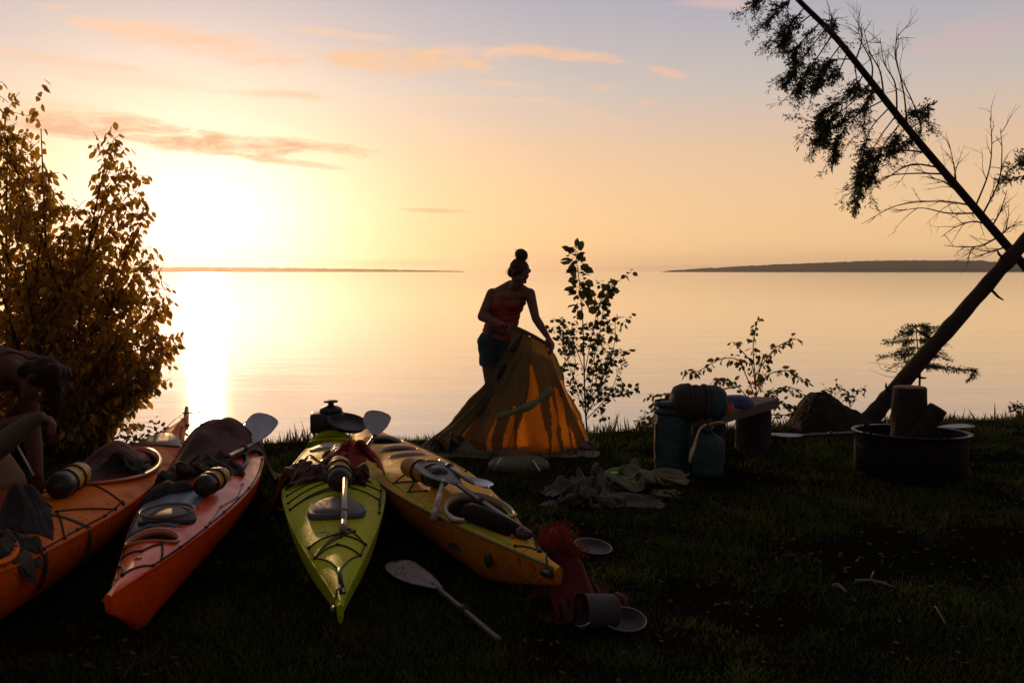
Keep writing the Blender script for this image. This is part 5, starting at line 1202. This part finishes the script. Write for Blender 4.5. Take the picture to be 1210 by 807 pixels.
def big_bush():
    D = 8.0
    out = [(-230, 60), (-120, 20), (-40, 60), (10, 100), (48, 88), (50, 102), (36, 150), (62, 195), (76, 222), (100, 250), (112, 225), (124, 195), (122, 165), (132, 138), (146, 150), (152, 185), (176, 204), (180, 240), (166, 272), (186, 290), (198, 335),
           (206, 360), (185, 375), (192, 392), (222, 385), (224, 392), (212, 412), (190, 420), (197, 450), (178, 466), (152, 490), (130, 500), (108, 524), (60, 515), (-60, 535), (-230, 540), (-290, 300)]
    poly = [((x - CX) / F * D, P(x, y, D).z) for x, y in out]
    def inside(X, Zc):
        c = False; j = len(poly) - 1
        for i in range(len(poly)):
            (xi, zi), (xj, zj) = poly[i], poly[j]
            if (zi > Zc) != (zj > Zc) and X < (xj - xi) * (Zc - zi) / (zj - zi) + xi: c = not c
            j = i
        return c
    def keep(p): s_ = D / p.y; return inside(p.x * 1.0, p.z) and p.y < D + 1.1
    base = Vector((-4.1, 7.95, gz(-4.1, 7.95) - .03)); root = thing('bush', base, 'big leafy bush at the left edge glowing before the low sun', 'bush')
    mb = MB(); L = Leaves('leaf'); st = []
    tips = [((46, 95), 8.0), ((10, 110), 8.1), ((135, 142), 8.0), ((170, 212), 7.95), ((100, 262), 8.2), ((60, 205), 7.9), ((186, 295), 8.05), ((204, 358), 8.0), ((221, 390), 7.95), ((212, 408), 7.9), ((192, 455), 7.9), ((165, 480), 7.85), ((176, 250), 8.0), ((192, 330), 7.95), ((120, 518), 7.8), ((188, 440), 7.9), ((160, 500), 7.75), ((80, 512), 7.7), ((200, 415), 7.95), ((-20, 500), 7.6), ((80, 235), 8.0), ((20, 180), 8.2), ((70, 300), 8.3), ((110, 300), 8.4), ((30, 330), 8.3), ((40, 505), 7.6), ((180, 455), 7.85), ((145, 485), 7.8), ((-40, 75), 8.2), ((-110, 60), 8.1),
            ((-180, 120), 8.2), ((-60, 200), 7.6), ((20, 260), 7.5), ((100, 330), 7.5), ((150, 380), 7.5), ((60, 420), 7.35), ((-30, 380), 7.4), ((-230, 260), 8.0), ((0, 200), 8.6), ((90, 300), 8.6), ((140, 420), 8.5), ((100, 500), 7.6), ((-150, 350), 7.6), ((-150, 300), 8.6), ((150, 175), 8.1), ((178, 240), 8.05), ((120, 450), 7.6)]
    for (t, d) in tips:
        e = P(*t, d); b = base + Vector((random.uniform(-.5, .5), random.uniform(-.3, .3), 0)); m_ = Vector((b.x + (e.x - b.x) * .45, b.y + (e.y - b.y) * .5, b.z + (e.z - b.z) * .55 + .1))
        pts = bez([b, m_, e], 16); mb.tube(pts[:28], [.020 * (1 - .95 * i / 32) for i in range(28)], 6, cap=False); st.append(pts)
    for pts in st:
        put_leaves(L, None, pts, .15, 64, .080, .035, 1.1)
        nb = 58
        for k in range(nb):
            u = .12 + .88 * random.random() ** .8; j = min(31, int(u * 32)); p = pts[j]
            d = (pts[j + 1] - pts[j]).normalized() * .5 + Vector((random.gauss(0, .8), random.gauss(0, .6), random.gauss(.1, .5))); d.normalize()
            ln = random.uniform(.18, .5) * (1.2 - .6 * u); tw = [p]
            for q in range(4):
                d = (d + Vector((random.gauss(0, .15), random.gauss(0, .15), -.06))).normalized(); tw.append(tw[-1] + d * ln / 4)
            if not (keep(tw[2]) and keep(tw[4])): continue
            mb.tube(tw, .0028, 3, cap=False); put_leaves(L, None, tw, .1, int(ln / .038), .070, .03, 1.1, keep)
    mb.build('stem', TWIG, root)
    L.build('leaves', mat('bush_leaf', (.030, .042, .010), .45, (.05, .045, .012), 2.5, trans=.58, tcol=(.85, .48, .04)), root)
    print('bush leaves', len(L.p))
big_bush()

# ------------------------------------------------------------------ people
SKIN = mat('skin', (.15, .060, .038), .7, (.125, .05, .03), 20, bump=.1, bscale=80)
HAIR = mat('brown_hair', (.035, .014, .008), .55, (.06, .022, .012), 9, bump=.8, bscale=60, stretch=(1, 1, .3), spec=.15)
def cap(mb, a, ra, b, rb, n=16, flat=None):
    a, b = Vector(a), Vector(b); d = b - a; L_ = d.length
    if L_ < 1e-5: mb.ell(a, ra, ra, ra); return
    M = zframe(a, d); prof = []
    for i in range(7): t = math.pi / 2 * (1 - i / 6); prof.append((max(.0005, ra * math.cos(t)), -ra * math.sin(t)))
    for i in range(7): t = math.pi / 2 * i / 6; prof.append((max(.0005, rb * math.cos(t)), L_ + rb * math.sin(t)))
    mb.lathe(prof, M, n)
def chain(mb, pts, rs):
    for i in range(len(pts) - 1): cap(mb, pts[i], rs[i], pts[i + 1], rs[i + 1])
def hand(mb, wrist, d, palm, side, curl=.6, s=1.0):
    """palm from the wrist along d; palm faces 'palm'; the thumb leaves towards 'side'"""
    d, palm, side = (Vector(v).normalized() for v in (d, palm, side)); side = (side - d * side.dot(d)).normalized(); palm = (palm - d * palm.dot(d) - side * palm.dot(side)).normalized(); w = Vector(wrist)
    for k in range(4):
        o = side * (.030 - .020 * k) * s
        kn = w + d * (.085 - .004 * abs(k - 1)) * s + o
        cap(mb, w + o * .6 + d * .012 * s, .016 * s, kn, .0125 * s)
        L_ = (.044, .050, .046, .036)[k] * s; c1, c2 = curl, curl * 1.9
        p1 = kn + (d * math.cos(c1) + palm * math.sin(c1)) * L_; p2 = p1 + (d * math.cos(c2) + palm * math.sin(c2)) * L_ * .62; p3 = p2 + (d * math.cos(c2 * 1.35) + palm * math.sin(c2 * 1.35)) * L_ * .45
        chain(mb, [kn, p1, p2, p3], [.0105 * s, .0092 * s, .0084 * s, .0074 * s])
    t0 = w + d * .02 * s + side * .022 * s; t1 = t0 + (d * .6 + side * .8 + palm * .35).normalized() * .042 * s; t2 = t1 + (d * .9 + side * .15 + palm * .5).normalized() * .032 * s; t3 = t2 + (d * .9 + palm * .6 - side * .1).normalized() * .024 * s
    chain(mb, [t0, t1, t2, t3], [.016 * s, .012 * s, .0105 * s, .009 * s])
def head(mb, c, fwd, up, s=1.0):
    fwd, up = Vector(fwd).normalized(), Vector(up).normalized(); up = (up - fwd * up.dot(fwd)).normalized(); rt = fwd.cross(up); c = Vector(c)
    M3 = Matrix((rt, fwd, up)).transposed(); q = lambda x, y, z: c + (rt * x + fwd * y + up * z) * s
    mb.ell(q(0, -.012, .025), .074 * s, .093 * s, .088 * s, M3, 24, 16)
    mb.ell(q(0, .022, -.035), .056 * s, .062 * s, .072 * s, M3, 20, 14)
    cap(mb, q(-.018, .058, -.088), .022 * s, q(.018, .058, -.088), .022 * s)
    chain(mb, [q(0, .082, .018), q(0, .100, -.012), q(0, .106, -.024)], [.008 * s, .011 * s, .014 * s])
    cap(mb, q(-.012, .094, -.026), .008 * s, q(.012, .094, -.026), .008 * s)
    chain(mb, [q(-.040, .070, .026), q(-.018, .084, .028), q(.018, .084, .028), q(.040, .070, .026)], [.011 * s, .012 * s, .012 * s, .011 * s])
    chain(mb, [q(-.020, .078, -.052), q(0, .088, -.050), q(.020, .078, -.052)], [.006 * s, .008 * s, .006 * s]); chain(mb, [q(-.016, .077, -.063), q(0, .085, -.064), q(.016, .077, -.063)], [.006 * s, .0085 * s, .006 * s])
    for e in (-1, 1):
        mb.ell(q(e * .033, .062, -.018), .022 * s, .022 * s, .02 * s, M3, 12, 8)
        chain(mb, [q(e * .073, -.005, .022), q(e * .080, -.012, .01), q(e * .078, -.006, -.012), q(e * .071, .0, -.026)], [.011 * s, .010 * s, .009 * s, .007 * s])
    return q, M3
def eyes(root, q, s=1.0):
    for e in (-1, 1):
        mb = MB(); mb.ell(q(e * .031, .076, .006), .0115 * s, .0115 * s, .0115 * s, nu=12, nv=8); mb.build('eye', mat('eye', (.30, .28, .26), .2), root)

def woman():
    D = 8.25; g = gz(0, D)
    root = thing('person', (P(588, 523, D).x, D, g), 'standing woman with hair bun, red tank top and teal shorts, holding up the tent', 'person')
    W_ = lambda px, py, d=D: P(px, py, d)
    hipc = W_(588, 398); waist = W_(596, 376, 8.23); chest = W_(603, 357, 8.18); neckb = W_(606, 340, 8.14); headc = W_(613, 323, 8.05)
    shL, shR = W_(582, 348, 8.22), W_(626, 347, 8.12)
    B = MB()
    axis = (neckb - hipc).normalized(); sd = (shR - shL).normalized(); fw = axis.cross(sd).normalized()
    if fw.y > 0: fw = -fw
    T = Matrix((sd, fw, axis)).transposed()
    def torso(mb, k=0.0):
        mb.ell(hipc + Vector((.0, 0, -.01)), .168 + k, .115 + k, .13 + k, T, 24, 16)
        for u, rx, ry in ((.12, .160, .11), (.26, .150, .102), (.40, .145, .098), (.55, .150, .10), (.70, .160, .106), (.84, .165, .10)):
            p = hipc.lerp(neckb, u); mb.ell(p, rx + k, ry + k, .075 + k, T, 24, 12)
        for e in (-1, 1): mb.ell(hipc.lerp(neckb, .68) + sd * e * .062 + fw * .072, .060 + k, .052 + k, .058 + k, T, 16, 10)
    torso(B); cap(B, shL + sd * .03 + axis * .0, .055, shR - sd * .03, .055); cap(B, neckb - axis * .05, .058, headc - Vector((0, 0, .07)), .050)
    cap(B, neckb + axis * .01 - sd * .02, .060, shL + sd * .035, .056); cap(B, neckb + axis * .01 + sd * .02, .060, shR - sd * .035, .056)
    elL, wrL, haL = W_(570, 374, 8.10), W_(593, 384, 7.92), W_(604, 386, 7.86)
    elR, wrR, haR = W_(633, 376, 8.03), W_(647, 398, 7.96), W_(652, 406, 7.93)
    chain(B, [shL, shL.lerp(elL, .5), elL], [.058, .052, .045]); chain(B, [elL, elL.lerp(wrL, .35), wrL], [.045, .042, .029])
    chain(B, [shR, shR.lerp(elR, .5), elR], [.050, .043, .037]); chain(B, [elR, elR.lerp(wrR, .35), wrR], [.038, .037, .025])
    hand(B, wrL, haL - wrL, Vector((0, .2, -1)), Vector((.2, -.9, .5)), .75, 1.0); hand(B, wrR, haR - wrR, Vector((-.7, -.4, -.4)), Vector((-.5, -.9, .1)), .6, 1.0)
    for e, kx, fx in ((-1, 581, 578), (1, 603, 606)):
        hp = hipc + sd * e * .085 + Vector((0, 0, -.04)); kn = W_(kx, 460, 8.22); an = W_(fx, 513, 8.3); an.z = g + .08
        chain(B, [hp, hp.lerp(kn, .4), kn], [.098, .082, .055]); chain(B, [kn, kn.lerp(an, .3), an], [.054, .056, .036])
        chain(B, [an + Vector((0, .02, -.035)), an + Vector((0, -.08, -.055)), an + Vector((0, -.16, -.06))], [.036, .034, .022])
    hf = Vector((.66, -.52, -.58)); hu = Vector((.45, -.25, 1)); q, M3 = head(B, headc, hf, hu, 1.0)
    remeshed('body', B, SKIN, root, .0075, 5); eyes(root, q)
    # clothes
    C = MB(); torso(C, .012)
    for e, s_ in ((-1, shL), (1, shR)): cap(C, hipc.lerp(neckb, .78) + sd * e * .09 + fw * .06, .032, s_ - sd * e * .05 + axis * .052, .022); cap(C, s_ - sd * e * .05 + axis * .052, .022, hipc.lerp(neckb, .78) + sd * e * .08 - fw * .07, .03)
    cu = hipc + axis * .02
    remeshed('tank_top', C, mat('red_top', (.26, .03, .018), .75, (.2, .024, .014), 6, bump=.3), root, .008, 4, .010, 9, cuts=[(cu, -axis), (hipc.lerp(neckb, .80), axis)])
    C = MB(); C.ell(hipc + Vector((0, 0, -.01)), .176, .128, .14, T, 24, 16); cap(C, hipc + axis * .08, .125, hipc, .125)
    for e, kx in ((-1, 581), (1, 603)):
        hp = hipc + sd * e * .085 + Vector((0, 0, -.04)); kn = W_(kx, 460, 8.22); chain(C, [hp, hp.lerp(kn, .62)], [.106, .092])
    remeshed('shorts', C, mat('teal_shorts', (.018, .055, .06), .85, (.013, .04, .045), 6, bump=.3), root, .008, 4, .012, 8, cuts=[(W_(588, 432), Vector((0, 0, -1))), (hipc + axis * .085, axis)])
    Hh = MB(); Hh.ell(q(0, -.022, .036), .082, .094, .088, M3, 24, 16); Hh.ell(q(0, -.055, -.02), .066, .055, .06, M3); 
    bun = q(0, -.075, .145); Hh.ell(bun, .060, .060, .052, M3, 18, 12); cap(Hh, q(0, -.055, .10), .040, bun, .040)
    for e in (-1, 1): cap(Hh, q(e * .060, .035, .055), .024, q(e * .068, .0, -.02), .016)
    remeshed('hair', Hh, HAIR, root, .007, 3, .005, 40)
    Hs = MB()                                        # loose strands round the bun and neck
    for k in range(46):
        a_ = random.uniform(0, 6.28); st_ = q(.055 * math.cos(a_), -.07 + .055 * math.sin(a_), .13 + random.uniform(-.03, .05)) if k < 22 else q(random.uniform(-.07, .07), random.uniform(-.09, -.02), random.uniform(-.05, .07))
        dv = Vector((random.gauss(0, 1), random.gauss(0, 1), random.gauss(.2, 1) if k < 22 else -1.2)).normalized() * random.uniform(.02, .05)
        Hs.tube([st_, st_ + dv * .6, st_ + dv + Vector((0, 0, -.012))], [.0016, .0012, .0006], 3, cap=False)
    Hs.build('loose_hair', HAIR, root)
woman()
def bent_person():
    D = 4.85; X0 = lambda px, py, d=D: P(px, py, d)
    root = thing('person', (-3.25, 4.9, gz(-3.25, 4.9)), 'person bending down over the orange kayak at the left edge, head lowered', 'person')
    g = gz(-3.25, 4.9); hipc = Vector((-3.22, 5.0, .98)); neckb = X0(14, 436, 4.85); headc = X0(47, 449, 4.72); B = MB()
    axis = (neckb - hipc).normalized(); sd = Vector((.12, -1, -.0)).normalized(); fw = axis.cross(sd).normalized()
    if fw.z > 0: fw = -fw
    sd = fw.cross(axis).normalized(); sd = sd if sd.y < 0 else -sd; T = Matrix((sd, fw, axis)).transposed()
    def torso(mb, k=0):
        mb.ell(hipc, .165 + k, .13 + k, .15 + k, T, 24, 16)
        for u, rx, ry in ((.15, .16, .115), (.3, .155, .11), (.45, .16, .115), (.6, .17, .122), (.75, .18, .125), (.9, .165, .105)):
            mb.ell(hipc.lerp(neckb, u), rx + k, ry + k, .085 + k, T, 24, 12)
    torso(B); s1 = neckb - axis * .07 + sd * .17; s2 = neckb - axis * .07 - sd * .17
    cap(B, s1, .068, s2, .068); cap(B, neckb - axis * .04, .065, headc, .058)
    el2, wr2 = X0(38, 510, 4.98), X0(44, 560, 4.85); chain(B, [s2, s2.lerp(el2, .5), el2], [.062, .054, .045]); chain(B, [el2, el2.lerp(wr2, .35), wr2], [.046, .046, .031]); hand(B, wr2, Vector((.05, -.15, -1)), Vector((-.3, -.9, 0)), Vector((.9, -.4, 0)), .55, 1.1)
    el1, wr1 = X0(-22, 515, 4.55), X0(36, 494, 4.50); chain(B, [s1, s1.lerp(el1, .5), el1], [.062, .055, .046]); chain(B, [el1, el1.lerp(wr1, .35), wr1], [.047, .046, .031]); hand(B, wr1, Vector((1, -.1, .05)), Vector((0, -.2, -1)), Vector((.2, -1, .3)), .8, 1.1)
    for e, fx, fy in ((1, -3.25, 4.72), (-1, -3.32, 5.2)):
        hp = hipc + sd * e * .09 + Vector((0, 0, -.06)); kn = Vector((fx + .14, fy, .50)); an = Vector((fx, fy, g + .08))
        chain(B, [hp, hp.lerp(kn, .4), kn], [.11, .092, .060]); chain(B, [kn, kn.lerp(an, .3), an], [.060, .062, .04]); chain(B, [an + Vector((-.02, 0, -.035)), an + Vector((.09, 0, -.055)), an + Vector((.18, 0, -.06))], [.04, .038, .025])
    q, M3 = head(B, headc, Vector((.30, -.25, -1)), Vector((1, -.05, .25)), 1.02)
    remeshed('body', B, mat('tanned_skin', (.11, .042, .024), .7, (.09, .035, .02), 20, bump=.1, bscale=80, spec=.2), root, .008, 5); eyes(root, q, 1.02)
    C = MB(); torso(C, .014); cap(C, s1, .084, s1.lerp(el1, .35), .076); cap(C, s2, .084, s2.lerp(el2, .3), .076); cap(C, s1, .084, s2, .084)
    remeshed('shirt', C, mat('brown_shirt', (.085, .028, .016), .85, (.06, .02, .012), 6, bump=.3), root, .009, 4, .014, 7, cuts=[(neckb - axis * .0, axis), (hipc - axis * .02, -axis)])
    C = MB(); C.ell(hipc - axis * .02, .185, .15, .17, T, 24, 16)
    for e, fx, fy in ((1, -3.25, 4.72), (-1, -3.32, 5.2)):
        hp = hipc + sd * e * .09 + Vector((0, 0, -.06)); kn = Vector((fx + .14, fy, .50)); chain(C, [hp, hp.lerp(kn, .8)], [.128, .10])
    remeshed('shorts', C, DARK_CLOTH, root, .009, 4, .012, 7, cuts=[(Vector((0, 0, .60)), Vector((0, 0, -1)))])
    Hh = MB(); Hh.ell(q(0, -.018, .034), .086, .098, .090, M3, 24, 16); Hh.ell(q(0, -.06, -.03), .072, .055, .07, M3); 
    for e in (-1, 0, 1): chain(Hh, [q(e * .05, -.01, .10), X0(62 + e * 3, 462, 4.70), X0(67 + e * 2, 490, 4.70)], [.045, .036, .014])
    remeshed('hair', Hh, mat('dark_hair', (.018, .009, .006), .6, (.03, .012, .008), 9, bump=.8, bscale=60, spec=.1), root, .008, 10, .004, 30)
    # the sack held by its neck
    sk = thing('tent_bag', X0(5, 600, 4.6), 'tan and orange fabric bag held up by the bending person', 'bag')
    pts = bez([X0(52, 491, 4.42), X0(34, 499, 4.42), X0(8, 520, 4.42), X0(-30, 545, 4.45)], 8); mb = MB(); mb.tube(pts, [.022 + .0021 * i for i in range(len(pts))], 14); mb.build('twisted_neck', mat('grey_tan_cloth', (.10, .075, .05), .85, (.065, .05, .034), 7, bump=.6, bscale=20), sk)
    mb = MB(); c = X0(-12, 612, 4.62); 
    mb.lathe([(.19, -.05), (.205, .05), (.19, .12), (.17, .17)], Matrix.Translation(c), 36, wob=.12, seed=4); mb.build('orange_base', mat('orange_cloth', (.40, .085, .02), .7, (.32, .06, .015), 6, bump=.5, trans=.2, tcol=(.7, .2, .04)), sk)
    mb = MB(); mb.lathe([(.172, .165), (.16, .22), (.12, .30), (.075, .37), (.04, .42), (.02, .43)], Matrix.Translation(c), 36, wob=.15, seed=4); mb.build('tan_hood', mat('tan_cloth', (.26, .17, .09), .75, (.20, .13, .07), 6, bump=.5, trans=.3, tcol=(.5, .32, .14)), sk)
    mb = MB(); mb.tube([X0(17, 520, 4.42), X0(40, 562, 4.42)], .005, 8); mb.build('tent_rod', mat('pale_rod', (.5, .42, .33), .35), sk)
bent_person()

# ------------------------------------------------------------------ a few twigs on the bare patch
def sticks():
    for i, (a, b, r) in enumerate((((1010, 686), (1058, 694), .009), ((1105, 716), (1118, 738), .004), ((985, 692), (1000, 699), .012))):
        p0, p1 = G(*a, .02), G(*b, .02); m_ = (p0 + p1) / 2 + Vector((0, .02, .01)); mb = MB(); pts = bez([p0, m_, p1], 6); mb.tube(pts, [r * (1 - .4 * k / 12) for k in range(13)], 7)
        if i == 0: mb.tube([pts[5], pts[5] + Vector((.05, .08, .02))], .004, 5)
        tag(mb.build('stick', mat('grey_stick', (.14, .10, .085), .85, bump=.6)), ['longest dry stick lying on the bare patch of grass at right', 'thin crooked twig on the grass at the lower right', 'short thick bit of wood beside the longest dry stick'][i], 'stick', 'sticks lying on the grass')
sticks()
